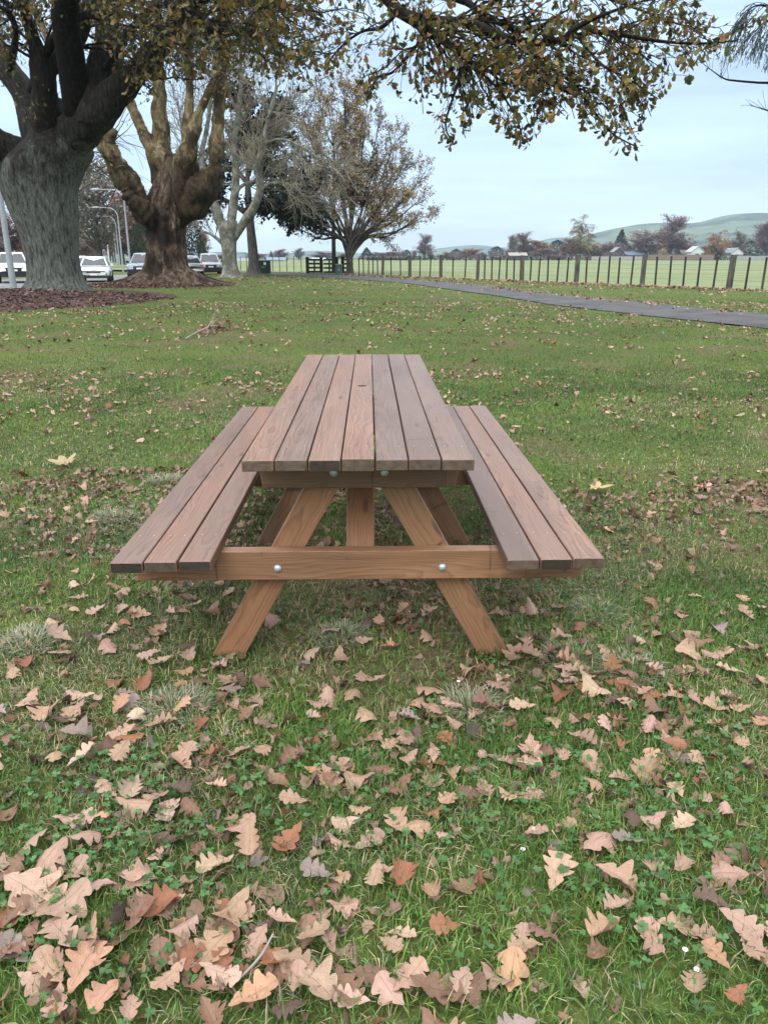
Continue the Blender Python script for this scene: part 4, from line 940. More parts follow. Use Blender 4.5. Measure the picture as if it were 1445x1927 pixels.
# ------------------------------------------------------------------ street lamps
M_lamp = plain('lamp post galvanised paint', (.27, .30, .32), .5, .4, .1, 3)
def lamp_post(label, base, h, r, arm, group=None, lean=0):
    t = thing('street_lamp', label, 'street lamp', tuple(base), group, absolute=False)
    m_ = MB(); q = [(0, 0, -.1, r*1.2), (0, 0, h*.3, r), (0, 0, h*.62, r*.85), (0, 0, h*.86, r*.72)]; q = catmull(q, 12); tubes(m_, q[None, :, :3], q[None, :, 3], 12)
    m_.build('pole', M_lamp, t, True)
    m_ = MB(); a = np.linspace(0, math.pi/2, 8); R_ = h*.14
    q = [(-R_*(1-math.cos(x)), 0, h*.86+R_*math.sin(x)*.95, r*.62) for x in a] + [(-R_-arm*s, 0, h*.86+R_*.95+.03*s, r*.5) for s in (.4, .8, 1)]
    q = np.array(q); tubes(m_, q[None, :, :3], q[None, :, 3], 8); m_.build('arm', M_lamp, t, True)
    m_ = MB(); x = -R_-arm; z = h*.86+R_*.95+.03; q = np.array([(x+.1, 0, z, .03), (x-.05, 0, z, .09), (x-.35, 0, z, .10), (x-.62, 0, z-.01, .05)]); q = catmull(q, 8); tubes(m_, q[None, :, :3], q[None, :, 3], 10); m_.build('lamp_head', M_lamp, t, True)
    return t
b = G(27, 545); b[2] = -.03
lamp_post('tall grey lamp post standing by the road left of the massive oak', b, 9.5, .115, 1.2)
b0 = G(244, 517); dl = np.array([-.31, .95])
proto = None
L_lbl = ['curved arm lamp post nearest along the road, just left of the plane tree', 'curved arm lamp post second along the road verge', 'curved arm lamp post third along the road verge', 'far curved arm lamp post fourth along the road', 'far curved arm lamp post fifth along the road', 'farthest curved arm lamp post seen over the white sedan roof']
for i, px in enumerate((246, 231.5, 226, 221.5, 217, 213)):
    d = (62, 84, 108, 136, 172, 215)[i]; q = P(px, 500, d); q[2] = -.5 if i else -.2
    if proto is None: proto = lamp_post(L_lbl[0], q, 6.3, .075, .9, 'lamps along the road'); o = proto
    else: o = copy_tree(proto); o.location = q; o['label'] = L_lbl[i]
    o.scale = (1+.05*i,)*3
q = P(207, 500, 120); m_ = MB(); t = thing('marker_post', 'short white post standing behind the white sedan roof', 'post', (q[0], q[1], 0), absolute=False)
m_.add(*[(lambda V, F: (V, F))(np.array([(.09*math.cos(a), .09*math.sin(a), z) for z in (-.3, 3.2) for a in np.linspace(0, 2*np.pi, 8, endpoint=False)]), [(i, (i+1) % 8, 8+(i+1) % 8, 8+i) for i in range(8)])][0])
m_.build('pole', plain('white post paint', (.75, .77, .77), .5), t); m_ = MB(); m_.box((-.13, -.13, 3.2), (.13, .13, 3.3)); m_.build('cap', M_lamp, t)

# ------------------------------------------------------------------ cars
M_glass = plain('car glass', (.03, .036, .04), .15, .5, .1, 3); M_tyre = plain('tyre rubber', (.018, .018, .019), .8); M_rim = plain('alloy rim', (.35, .36, .38), .35, .5, .1, 5, metal=.7)
M_black = plain('black plastic trim', (.02, .021, .023), .5); M_light = plain('headlight lens', (.6, .64, .66), .1, .8, .1); M_red = plain('red tail lamp lens', (.42, .015, .02), .2, .6, .1); M_plate = plain('number plate', (.7, .7, .68), .5)
def car(label, paint, loc, rz, L=4.7, Wd=1.83, H=1.46, suv=False, twotone=False, group='cars parked by the road'):
    t = thing('parked_car', label, 'car', tuple(loc), group, rz, absolute=False)
    # front at -Y
    hw = Wd/2; f, r = -L/2, L/2; belt = .92 if not suv else 1.06; hood = .78 if not suv else 1.02; bot = .22 if not suv else .32
    tail = belt+.06 if not suv else belt+.04
    st = [(f, .42, .66, .80), (f+.06, bot+.05, hood-.12, .90), (f+.35, bot, hood-.03, .97), (f+1.15, bot, hood+.05, 1.), (f+1.45, bot, belt, 1.), (0, bot, belt+.01, 1.), (r-1.0, bot, belt+.03, 1.), (r-.45, bot, tail, .97), (r-.08, bot+.06, tail-.06, .93), (r, .45, tail-.22, .86)]
    rows = []
    for y, z0, z1, k in st:
        w = hw*k; rows.append([(x, y, z) for x, z in ((-w*.9, z0), (-w*.985, z0+.12), (-w, (z0+z1)/2), (-w*.965, z1-.09), (-w*.86, z1), (0, z1+.025), (w*.86, z1), (w*.965, z1-.09), (w, (z0+z1)/2), (w*.985, z0+.12), (w*.9, z0))])
    V = np.array(rows); n_, k_ = V.shape[:2]; ii = np.arange(n_*k_).reshape(n_, k_); m_ = MB()
    m_.add(V.reshape(-1, 3), np.stack([ii[:-1, :-1], ii[:-1, 1:], ii[1:, 1:], ii[1:, :-1]], -1).reshape(-1, 4)); m_.ng.append(list(ii[0])); m_.ng.append(list(ii[-1][::-1])); m_.ng.append([ii[i, 0] for i in range(n_)][::-1]+[ii[i, -1] for i in range(n_)])
    m_.ng.pop()
    m_.add([(-hw*.88, f+.1, bot+.03), (hw*.88, f+.1, bot+.03), (hw*.88, r-.1, bot+.03), (-hw*.88, r-.1, bot+.03)], [(0, 3, 2, 1)])
    o = m_.build('body', paint, t, True)
    # cabin
    ya, yb, yc, yd = (f+1.35, f+2.15, r-1.25, r-.55) if not suv else (f+1.25, f+1.95, r-.65, r-.2)
    bw, rw = hw*.90, hw*.70; zb = belt-.01
    cs = [(ya, zb, bw*.97), (yb, H-.05, rw*.96), (yb+.35, H, rw), (yc-.2, H-.01, rw*.98), (yc, H-.06, rw*.95), (yd, tail-.01, bw*.93)]
    m_ = MB()
    prof = [(ya, zb, zb, bw, bw)] 
    tops = cs
    V = []
    for (y, z, w) in tops: V.append([(-w, y, z), (-w*.8, y, z+.02), (0, y, z+.035), (w*.8, y, z+.02), (w, y, z)])
    V = np.array(V); ii = np.arange(30).reshape(6, 5); m_.add(V.reshape(-1, 3), np.stack([ii[:-1, :-1], ii[:-1, 1:], ii[1:, 1:], ii[1:, :-1]], -1).reshape(-1, 4))
    for s in (-1, 1):
        vs = [(s*w, y, z) for y, z, w in tops] + [(s*bw, yd, zb), (s*bw, yc-.1, zb), (s*bw, yb, zb), (s*bw, ya, zb)]
        nb_ = [0, 1, 2, 3, 4, 5, 6, 7, 8, 9]
        m_.ngon(vs, [(0, 1, 2, 8, 9), (2, 3, 7, 8), (3, 4, 5, 6, 7)])
    m_.build('roof', paint, t, True)
    def pane(name, pts, off, mat=M_glass, label=None):
        p = np.array(pts, float); c = p.mean(0); nn = nrm(np.cross(p[1]-p[0], p[2]-p[0])[None])[0]
        if nn @ np.array(off) < 0: nn = -nn
        m2 = MB(); q = p+nn*.035; m2.ngon(list(q)+list(p-nn*.02), [tuple(range(len(p)))]+[(i, (i+1) % len(p), (i+1) % len(p)+len(p), i+len(p)) for i in range(len(p))]); oo = m2.build(name, mat, t)
        if label: oo['label'] = label
    pane('windscreen', [(-bw*.86, ya+.05, zb+.05), (bw*.86, ya+.05, zb+.05), (rw*.86, yb-.03, H-.09), (-rw*.86, yb-.03, H-.09)], (0, -1, 1))
    pane('rear_window', [(-bw*.8, yd-.05, tail+.05), (bw*.8, yd-.05, tail+.05), (rw*.82, yc+.04, H-.12), (-rw*.82, yc+.04, H-.12)], (0, 1, 1))
    for s in (-1, 1):
        ym = (yb+yc)/2+.02
        g = lambda y, a: (s*(bw*(1-a)+rw*a)*1.0, y, zb+(H-.04-zb)*a)
        pane('side_window', [g(ya+.42, .10), g(ym-.05, .10), g(ym-.05, .84), g(yb+.16, .84)], (s, 0, .3))
        pane('side_window', [g(ym+.05, .10), g(yd-.50, .12), g(yc-.12, .82), g(ym+.05, .84)], (s, 0, .3))
        m2 = MB(); x = s*(hw+.10); y = ya+.45; m2.add([(x-.10, y-.06, belt-.02), (x+.08, y-.03, belt), (x+.08, y+.08, belt), (x-.10, y+.06, belt-.02), (x-.10, y-.06, belt+.15), (x+.07, y-.03, belt+.13), (x+.07, y+.08, belt+.13), (x-.10, y+.06, belt+.15)], [(0, 3, 2, 1), (4, 5, 6, 7), (0, 1, 5, 4), (1, 2, 6, 5), (2, 3, 7, 6), (3, 0, 4, 7)])
        m2.build('wing_mirror', M_black if twotone else paint, t)
        for y, nm in ((f+.88, 'wheel'), (r-.92, 'wheel')):
            R_ = .325 if not suv else .36; m2 = MB(); K = 20; a = np.linspace(0, 2*np.pi, K, endpoint=False); xs = [(hw-.22, R_*.55), (hw-.21, R_*.96), (hw-.17, R_), (hw-.03, R_), (hw+.012, R_*.95), (hw+.015, R_*.66)]
            V = np.array([[(s*x_, y+rr*math.cos(b_), R_+rr*math.sin(b_)) for b_ in a] for x_, rr in xs]); ii = np.arange(6*K).reshape(6, K); nx2 = np.roll(ii, -1, 1)
            m2.add(V.reshape(-1, 3), np.stack([ii[:-1], nx2[:-1], nx2[1:], ii[1:]], -1).reshape(-1, 4)); wo = m2.build('wheel', M_tyre, t, True)
            m2 = MB(); V = [(s*(hw-.01), y, R_)]+[(s*(hw+.006), y+R_*.66*(1 if i % 4 < 3 else .55)*math.cos(b_), R_+R_*.66*(1 if i % 4 < 3 else .55)*math.sin(b_)) for i, b_ in enumerate(np.linspace(0, 2*np.pi, 20, endpoint=False))]
            m2.add(V, [(0, 1+i, 1+(i+1) % 20) for i in range(20)]); m2.build('rim', M_rim, wo)
        zl = hood-.17
        pane('headlight', [(s*hw*.44, f+.035, zl-.05), (s*hw*.88, f+.20, zl-.03), (s*hw*.88, f+.24, zl+.10), (s*hw*.50, f+.05, zl+.05)], (0, -1, 0), M_light)
        pane('tail_light', [(s*hw*.55, r-.03, tail-.30), (s*hw*.90, r-.06, tail-.30), (s*hw*.90, r-.10, tail-.08), (s*hw*.60, r-.07, tail-.10)], (0, 1, 0), M_red)
    pane('grille', [(-hw*.42, f+.012, .54 if not suv else .64), (hw*.42, f+.012, .54 if not suv else .64), (hw*.46, f+.03, hood-.17), (-hw*.46, f+.03, hood-.17)], (0, -1, 0), M_black)
    lo = bot+.0; hb = .16 if not twotone else .32
    m2 = MB(); m2.add([(-hw*.86, f-.03, lo+.02), (hw*.86, f-.03, lo+.02), (hw*.9, f+.3, lo+.02), (-hw*.9, f+.3, lo+.02), (-hw*.86, f-.03, lo+hb), (hw*.86, f-.03, lo+hb), (hw*1.005, f+.32, lo+hb), (-hw*1.005, f+.32, lo+hb)], [(0, 3, 2, 1), (4, 5, 6, 7), (0, 1, 5, 4), (1, 2, 6, 5), (3, 0, 4, 7)]); m2.build('bumper', M_black, t)
    pane('number_plate', [(-.2, f-.012, lo+hb+.02), (.2, f-.012, lo+hb+.02), (.2, f-.012, lo+hb+.12), (-.2, f-.012, lo+hb+.12)], (0, -1, 0), M_plate)
    return t
def paint(name, c, metal=.0):
    n = NT(name); f = n.noise(n.obj(), 3, 3); col = n.ramp(f, [(.2, tuple(x*.93 for x in c)), (.8, tuple(min(1, x*1.05) for x in c))])
    m = n.fin(col, .22, .5, metal=metal); [setattr(x.inputs['Coat Weight'], 'default_value', .6) for x in n.t.nodes if x.type == 'BSDF_PRINCIPLED']; return m
P_white = paint('white car paint', (.60, .62, .62)); P_silver = paint('silver car paint', (.26, .28, .30), .3); P_grey = paint('blue grey car paint', (.13, .165, .20), .3)
def at_road(px, py, z=-.13):
    q = G(px, py, z); return q
q = at_road(183, 529.5); car('white sedan parked facing this way between the oak and the plane tree', P_white, q, .62-.36, 4.75, 1.83, 1.44)
q = at_road(29, 531); car('white and black suv with dark bumper behind the grey lamp post', P_white, q, .42, 4.6, 1.85, 1.68, True, True)
q = at_road(275, 524.5); car('blue grey suv facing this way, half hidden by the plane trunk', P_grey, q, .12, 4.6, 1.82, 1.68, True, True)
q = at_road(357, 521); car('silver hatchback with red tail lamp showing right of the plane trunk', P_silver, q, math.pi+.35, 4.4, 1.78, 1.52)
q = at_road(379, 520); q[:2] += FW*3.2; car('silver suv with a black front next to the red lamped hatchback', P_silver, q, .25, 4.6, 1.82, 1.70, True, True)
q = at_road(150, 521); car('white car almost hidden behind the oak trunk and white sedan', P_white, q, .3, 4.5, 1.8, 1.5)
q = at_road(247, 517); q[:2] += FW*8; car('far white car peeping out beside the blue grey suv', P_white, q, .3, 4.5, 1.8, 1.45)

# ------------------------------------------------------------------ far trees: a few kinds, copied along the field edge and the avenue
def crown_mesh(kind, seed):
    """unit tree, 1 high, about 1 wide -> trunk mesh, crown mesh"""
    r_ = np.random.default_rng(seed); tb = MB(); cb = MB()
    tp = {'bare': .30, 'tall': .12, 'evergreen': .10, 'conifer': .08, 'willow': .22, 'shrub': .06}[kind]
    q = catmull([(0, 0, -.03, .028), (.005, 0, .2, .022), (0, .005, .5, .016), (.01, 0, .85, .005)], 10); tubes(tb, q[None, :, :3], q[None, :, 3], 6)
    Pn, R = q[None, :, :3], q[None, :, 3]
    if kind in ('bare', 'tall', 'willow'):
        up = {'bare': .5, 'tall': .8, 'willow': .4}[kind]; ln = {'bare': (.3, .55), 'tall': (.22, .46), 'willow': (.25, .5)}[kind]
        a, c = sprout(Pn, R, 34 if kind != 'tall' else 34, ln, 6, (.4, 1.1), up, {'willow': -.25}.get(kind, .05), .6, .012, .2, .05, r_)
        b, d = sprout(a, c, 240, (.1, .26), 4, (.3, .9), .25, {'willow': -.5}.get(kind, 0), .6, .006, .1, .07, r_)
        e, f = sprout(b, d, 1700, (.05, .14), 3, (.3, .9), .2, {'willow': -.7}.get(kind, 0), .6, .004, .1, .07, r_)
        tubes(tb, a, np.maximum(c, .003), 4); tubes(cb, b, np.maximum(d, .0036), 3, np.ones((len(b), 3))*.7); tubes(cb, e, np.maximum(f, .0026), 3, r_.uniform(.6, 1.3, (len(e), 1))*np.ones(3))
        if True:
            pts = e[:, -1]; pts = np.repeat(pts, 2, 0)+r_.normal(0, .015, (len(pts)*2, 3)); N = len(pts)
            V, F, U = SMALL[0]; RR = rot(r_.uniform(0, 6.3, N), -np.abs(r_.normal(.6, .5, N)), r_.normal(0, .8, N)); s = r_.uniform(.012, .034, N)
            scatter(cb, SMALL[0], pts, RR, s, r_.uniform(.6, 1.35, (N, 1))*np.ones(3))
    else:
        N = 2600; z = r_.random(N); ph = r_.uniform(0, 2*np.pi, N)
        if kind == 'conifer': rad = .42*(1-z)**.85; z = .06+z*.94; rr = rad*np.sqrt(r_.uniform(.25, 1, N))
        else:
            rad = .5*np.sin(np.pi*np.clip(.14+z*.86, 0, 1))**.6; rr = rad*np.sqrt(r_.uniform(.2, 1, N)); z = .05+z*.92
        lump = .72+.6*fbm(ph*1.1+seed, z*4.5+seed, 3, seed); rr = rr*lump
        pts = np.stack([np.cos(ph)*rr, np.sin(ph)*rr, z+r_.normal(0, .012, N)], -1)
        RR = rot(r_.uniform(0, 6.3, N), r_.normal(0, .9, N), r_.normal(0, .9, N)); s = r_.uniform(.025, .07, N)
        tint = (.55+.9*fbm(pts[:, 0]*7+5, pts[:, 2]*7+pts[:, 1]*5, 3, seed+2))[:, None]*r_.uniform(.75, 1.25, (N, 1))
        scatter(cb, SMALL[0], pts, RR, s, tint*np.ones(3))
    allv = np.concatenate(cb.v); sx = 1/(np.percentile(np.hypot(allv[:, 0], allv[:, 1]), 93)*2); sz = 1/np.percentile(allv[:, 2], 99.5)
    for m_ in (tb, cb): m_.v = [v*np.array([sx, sx, sz]) for v in m_.v]
    return tb.mesh('trunk'), cb.mesh('crown')
def tinted(name, c):
    n = NT(name); cc = n.mix(1, n.attr('Col').outputs['Color'], (*c, 1), 'MULTIPLY'); return n.fin(cc, .9, .05, trans=.08)
FT = {k: tinted(k+' far tree', c) for k, c in dict(purple=(.24, .17, .165), brown=(.20, .125, .085), red=(.24, .125, .095), grey=(.22, .20, .17), olive=(.24, .205, .10), gold=(.36, .22, .05), rust=(.28, .165, .08), dark=(.020, .034, .022), green=(.035, .06, .028), blue=(.025, .04, .035)).items()}
_cm = {}
def far_tree(name, label, kind, tint, px, ybase, ytop, pw, d, group='trees beyond the field', v=None):
    key = (kind, tint, (v if v is not None else random.randint(0, 1)))
    if key not in _cm:
        a, b = crown_mesh(kind, hash_(kind)+key[2]); a.materials.append(M_brownbark); b.materials.append(FT[tint]); _cm[key] = (a, b)
    q = P(px, ybase, d); top = P(px, ytop, d); h = max(top[2]-max(0, 0), 1.); w = pw/FPX*d*1.05
    t = thing(name, label, 'tree' if 'shrub' not in name else 'shrub', (q[0], q[1], 0), group, random.uniform(0, 6.28), absolute=False)
    t.scale = (w, w, h)
    for nm, me in zip(('trunk', 'crown'), _cm[key]): link(nm, me, t)
    return t
def hash_(s): return sum(ord(c)*(i+1) for i, c in enumerate(s)) % 50*2
FDI = 390.
far = [  # kind, tint, px, top y, width px, words
 ('tall', 'purple', 799, 440, 27, 'tall bare purple grey poplar alone above the long low shed'), ('evergreen', 'dark', 765, 470, 20, 'small round dark evergreen at the end of the long low shed'),
 ('bare', 'purple', 779, 470, 10, 'thin purple tree beside the round evergreen by the shed'), ('bare', 'brown', 809, 473, 12, 'small brown tree just right of the tall bare poplar'),
 ('bare', 'purple', 730, 474, 60, 'low purple brown tree mass behind the long shed roof'), ('conifer', 'blue', 690, 466, 26, 'blue green conifer right of the round headed brown tree'), ('bare', 'brown', 706, 477, 30, 'low brown tree between conifer and long shed'),
 ('bare', 'red', 841, 474, 18, 'low reddish tree left of the dark clipped evergreen'), ('evergreen', 'dark', 858, 469, 26, 'dark evergreen with a peaked crown beside low reddish trees'), ('bare', 'red', 885, 468, 44, 'wide low russet tree between two dark evergreens'), ('evergreen', 'dark', 906, 476, 16, 'little dark evergreen under the wide russet tree'),
 ('evergreen', 'blue', 934, 464, 30, 'large blue black evergreen left of the tall bare poplars'), ('bare', 'purple', 955, 468, 16, 'narrow purple tree touching the blue black evergreen'), ('tall', 'grey', 965, 442, 18, 'thin pale bare tree left of the grey brown poplar'), ('tall', 'brown', 983, 437, 30, 'tall grey brown poplar above the orange brown trees'),
 ('bare', 'rust', 1010, 452, 52, 'broad orange brown tree right of the tall poplar'), ('evergreen', 'dark', 1047, 452, 42, 'flat topped dark green tree with orange brown neighbour'), ('bare', 'purple', 1030, 468, 60, 'low purple thicket below the flat topped dark tree'), ('evergreen', 'blue', 1048, 471, 24, 'small blue green shrubby tree under the flat topped one'),
 ('willow', 'olive', 1089, 407, 50, 'tall yellow olive willow standing out above the hedge line'), ('bare', 'brown', 1074, 449, 40, 'brown tree at the foot of the tall olive willow'), ('bare', 'purple', 1135, 455, 44, 'rounded purple grey tree right of the olive willow'), ('conifer', 'blue', 1165, 433, 34, 'dark blue green conifer above the gabled dark house'),
 ('bare', 'purple', 1212, 433, 64, 'wide hazy purple tree left of the tall purple birch'), ('tall', 'purple', 1259, 404, 52, 'tall feathery purple birch rising over the yellow bush'), ('bare', 'red', 1284, 452, 44, 'reddish brown tree left of the white gabled house'), ('shrub', 'gold', 1236, 457, 26, 'golden yellow bush at the field edge'),
 ('evergreen', 'green', 1221, 456, 28, 'mid green shrub pressed against the golden bush'), ('evergreen', 'dark', 1198, 472, 24, 'low dark bush left of the golden bush'), ('willow', 'rust', 1345, 435, 58, 'orange brown willow between two white houses'), ('bare', 'grey', 1386, 435, 30, 'grey green tree behind the second white house'),
 ('evergreen', 'dark', 1408, 453, 44, 'big round dark green bush right of the second white house'), ('evergreen', 'green', 1338, 461, 16, 'small clipped green tree between the white houses'), ('tall', 'purple', 1441, 418, 46, 'feathery purple tree near the right end of the field'), ('evergreen', 'dark', 1442, 456, 22, 'dark bush under the feathery purple tree'),
 ('evergreen', 'green', 1256, 470, 20, 'low green bush right of the golden bush'), ('bare', 'purple', 1170, 462, 40, 'low purple tree behind the gabled dark house'), ('bare', 'brown', 1110, 466, 44, 'low brown thicket right of the willow foot'), ('bare', 'purple', 1320, 462, 40, 'purple shrubby tree behind the white gabled house'), ('bare', 'purple', 1376, 452, 36, 'purple tree behind the second white house roof'), ('evergreen', 'green', 1330, 476, 30, 'low green hedge bush between the white houses'),
 ('shrub', 'gold', 530, 482, 24, 'yellow autumn bush behind the pale battened fence'), ('bare', 'purple', 528, 469, 30, 'purple tree right behind the yellow autumn bush'), ('conifer', 'blue', 511, 472, 9, 'small dark conifer left of the yellow bush'), ('bare', 'grey', 563, 467, 20, 'small domed grey tree left of the farm gate'), ('bare', 'purple', 610, 474, 46, 'hazy purple tree behind the farm gates'), ('bare', 'brown', 645, 476, 26, 'low brown tree behind the pale green cabinet'),
 ('bare', 'purple', 480, 476, 50, 'hazy low tree left of the green utility cabinet'), ('bare', 'purple', 420, 478, 40, 'hazy low tree behind the sycamore trunk'), ('bare', 'purple', 750, 476, 40, 'second low purple tree behind the long shed roof')]
for kind, tint, px, yt, w, lb in far:
    nm = {'bare': 'bare_tree', 'tall': 'poplar_tree', 'evergreen': 'evergreen_shrub_tree', 'conifer': 'conifer_tree', 'willow': 'willow_tree', 'shrub': 'yellow_shrub'}[kind]
    if kind == 'evergreen': nm = 'evergreen_tree'
    far_tree(nm, lb, kind, tint, px, 489, yt, w, FDI+random.uniform(-12, 25))
# avenue of russet trees beyond the road
av = [('bare', 'red', 232, 352, 120, 150, 'tall russet avenue tree behind the nearest curved lamp'), ('bare', 'red', 268, 380, 90, 170, 'russet avenue tree seen left of the plane trunk'), ('bare', 'red', 218, 405, 60, 210, 'smaller russet avenue tree behind the row of lamps'), ('bare', 'red', 210, 440, 34, 290, 'far russet tree at the end of the lamp row'), ('bare', 'red', 252, 430, 80, 190, 'low russet tree behind the blue grey suv'), ('evergreen', 'green', 272, 420, 40, 120, 'dull green tree just left of the plane trunk'),
      ('bare', 'red', 160, 440, 60, 230, 'russet tree over the white sedan, beside the oak trunk'), ('bare', 'purple', 178, 462, 40, 280, 'purple tree left of the gap above the white sedan'), ('bare', 'red', 135, 420, 70, 180, 'russet tree hidden mostly by the oak trunk'), ('bare', 'red', 20, 392, 110, 150, 'large russet tree behind the grey lamp post'), ('bare', 'purple', -30, 400, 100, 130, 'purple brown tree at the left edge of the road'), ('bare', 'red', 60, 430, 60, 200, 'russet tree between lamp post and oak trunk'),
      ('evergreen', 'dark', 365, 405, 46, 95, 'dark evergreen behind the silver hatchback'), ('bare', 'grey', 190, 290, 120, 110, 'pale wispy bare tree high behind the two great trunks'), ('bare', 'brown', 385, 430, 26, 100, 'tan trunked bare tree left of the sycamore'), ('shrub', 'gold', 163, 480, 24, 180, 'yellowish shrub behind the white sedan'), ('evergreen', 'dark', 20, 472, 70, 140, 'dark hedge bush behind the white and black suv'), ('evergreen', 'dark', 335, 395, 60, 100, 'dark evergreen crown glimpsed behind the plane tree fork'), ('evergreen', 'dark', 545, 345, 110, 85, 'broad dark evergreen behind the olive twigs of the slim tree')]
for kind, tint, px, yt, w, d, lb in av[:-1]:
    far_tree({'bare': 'avenue_tree', 'evergreen': 'evergreen_tree', 'shrub': 'yellow_shrub'}[kind], lb, kind, tint, px, 510, yt, w, d, 'trees along the road')

# ------------------------------------------------------------------ houses and sheds at the far side of the field
M_hw = plain('white house wall', (.52, .54, .54), .7); M_hd = plain('dark house wall', (.06, .055, .055), .8); M_hr = plain('grey house roof', (.20, .21, .22), .7); M_hb = plain('brown house roof', (.10, .07, .06), .7); M_win = plain('house window glass', (.04, .05, .06), .1, .8); M_wr = plain('pale house roof', (.36, .39, .41), .6); M_blu = plain('blue grey roof', (.13, .17, .22), .6); M_pal = plain('brown paling', (.18, .135, .10), .8)
def house(label, px, pw, yb, yeave, yridge, d, wall, roof, gable=True, name='house'):
    a = P(px-pw/2, yb, d); b = P(px+pw/2, yb, d); c = (a+b)/2; w = np.linalg.norm(b-a); he = P(px, yeave, d)[2]; hr = P(px, yridge, d)[2]; t = thing(name, label, 'house' if name == 'house' else 'shed', (c[0], c[1], 0), 'buildings beyond the field', absolute=False, rz=math.atan2(b[1]-a[1], b[0]-a[0]))
    D = 7.
    m_ = MB(); m_.ngon([(-w/2, -D/2, -1), (w/2, -D/2, -1), (w/2, D/2, -1), (-w/2, D/2, -1), (-w/2, -D/2, he), (w/2, -D/2, he), (w/2, D/2, he), (-w/2, D/2, he), (0, -D/2, hr-.1), (0, D/2, hr-.1)] if gable else [(-w/2, -D/2, -1), (w/2, -D/2, -1), (w/2, D/2, -1), (-w/2, D/2, -1), (-w/2, -D/2, he), (w/2, -D/2, he), (w/2, D/2, he), (-w/2, D/2, he), (-w/2, 0, hr-.1), (w/2, 0, hr-.1)],
        [(0, 1, 5, 8, 4), (2, 3, 7, 9, 6), (1, 2, 6, 5), (3, 0, 4, 7)] if gable else [(0, 1, 5, 4), (2, 3, 7, 6), (1, 2, 6, 9, 5), (3, 0, 4, 8, 7)]); m_.build('wall', wall, t)
    m_ = MB(); e = .35
    if gable:
        for s in (-1, 1): m_.add([(s*(w/2+e), -D/2-e, he-.2), (s*(w/2+e), D/2+e, he-.2), (0, D/2+e, hr), (0, -D/2-e, hr), (s*(w/2+e), -D/2-e, he+.0), (s*(w/2+e), D/2+e, he+.0), (0, D/2+e, hr+.2), (0, -D/2-e, hr+.2)], [(0, 1, 2, 3), (4, 7, 6, 5), (0, 3, 7, 4), (1, 5, 6, 2), (0, 4, 5, 1)])
    else:
        for s in (-1, 1): m_.add([(-w/2-e, s*(D/2+e), he-.15), (w/2+e, s*(D/2+e), he-.15), (w/2+e, 0, hr), (-w/2-e, 0, hr), (-w/2-e, s*(D/2+e), he+.05), (w/2+e, s*(D/2+e), he+.05), (w/2+e, 0, hr+.2), (-w/2-e, 0, hr+.2)], [(0, 1, 2, 3), (4, 7, 6, 5), (0, 3, 7, 4), (1, 5, 6, 2), (0, 4, 5, 1)])
    m_.build('roof', roof, t)
    nw = max(1, int(w/3.2))
    for i in range(min(nw, 8)):
        x = -w/2+w*(i+.5)/nw; m_ = MB(); m_.box((x-.55, -D/2-.03, he*.35), (x+.55, -D/2+.02, he*.8)); m_.build('window', M_win, t)
    return t
house('white gabled house at the field edge right of the golden bush', 1305, 24, 488, 474, 464, 372, M_hw, M_wr)
house('brown roofed house joined to the white gable by reddish trees', 1289, 24, 488, 478, 471, 380, M_hd, M_hb, False)
house('second white house with grey roof right of the orange willow', 1379, 22, 488, 476, 467, 372, M_hw, M_hr)
house('white lean house beside the second white house gable', 1366, 16, 488, 475, 468, 378, M_hw, M_wr, False)
house('dark house with pale edged gable under the blue green conifer', 1159, 18, 488, 474, 466, 372, M_hd, M_hr)
house('long grey low roofed house behind the conifer and hedges', 1190, 34, 488, 480, 474, 376, M_hd, M_blu, False)
house('long low shed with a dark open front across the field', 727, 76, 488.5, 485.5, 482.5, 370, M_hd, M_hb, False, 'shed')
house('low tan roofed house left of the broad orange brown tree', 972, 32, 488, 481, 476, 366, M_hd, plain('tan roof', (.26, .23, .20), .8), False)
house('blue grey roofed building behind the yellow autumn bush', 520, 36, 493, 489.5, 485, 300, M_hw, M_blu, False)
house('white walled low building behind the farm gate', 600, 24, 493, 489, 486, 300, M_hw, M_wr, False)
house('low grey building behind the sycamore trunk', 460, 26, 494, 491, 487, 300, M_hd, M_hr, False)
def paling(label, x0, x1, y0, y1, d, mat):
    a = P(x0, y0, d); b = P(x1, y0, d); h = P(x0, y1, d)[2]; a[2] = b[2] = 0; t = thing('paling_fence', label, 'fence', tuple((a+b)/2)); n_ = int((x1-x0)/3)
    for i in range(n_):
        p = a+(b-a)*i/n_; q = a+(b-a)*(i+.96)/n_; m_ = MB(); m_.box((min(p[0], q[0]), p[1]-.04, -.3), (max(p[0], q[0]), p[1]+.04, h+random.uniform(-.05, .05))); m_.build('panel', mat, t)
paling('brown paling fence below the white gabled house', 1218, 1342, 488.5, 479.5, 362, M_pal)
paling('grey boundary fence right of the olive willow', 1112, 1215, 488.5, 482.5, 362, plain('grey paling', (.30, .29, .27), .8))
paling('grey boundary fence right of the second white house', 1385, 1470, 488.5, 481.5, 362, plain('grey paling', (.28, .28, .27), .8))
hd = MB(); N = 9000; xx = rng.uniform(690, 1470, N); q = np.array([P(x, 489, 364+random.uniform(0, 3)) for x in xx]); hh = 1.2+3.6*fbm(xx/23, xx*0, 3, 4)**1.5
q[:, 2] = rng.random(N)*hh; cc = np.where((fbm(xx/40, xx*0+3, 3, 7) > .5)[:, None], np.array([(.05, .05, .03)]), np.array([(.15, .11, .10)]))*rng.uniform(.5, 1.3, (N, 1))
scatter(hd, SMALL[0], q, rot(rng.uniform(0, 6.3, N), rng.normal(0, .9, N), rng.normal(0, .9, N)), rng.uniform(.3, .9, N), cc)
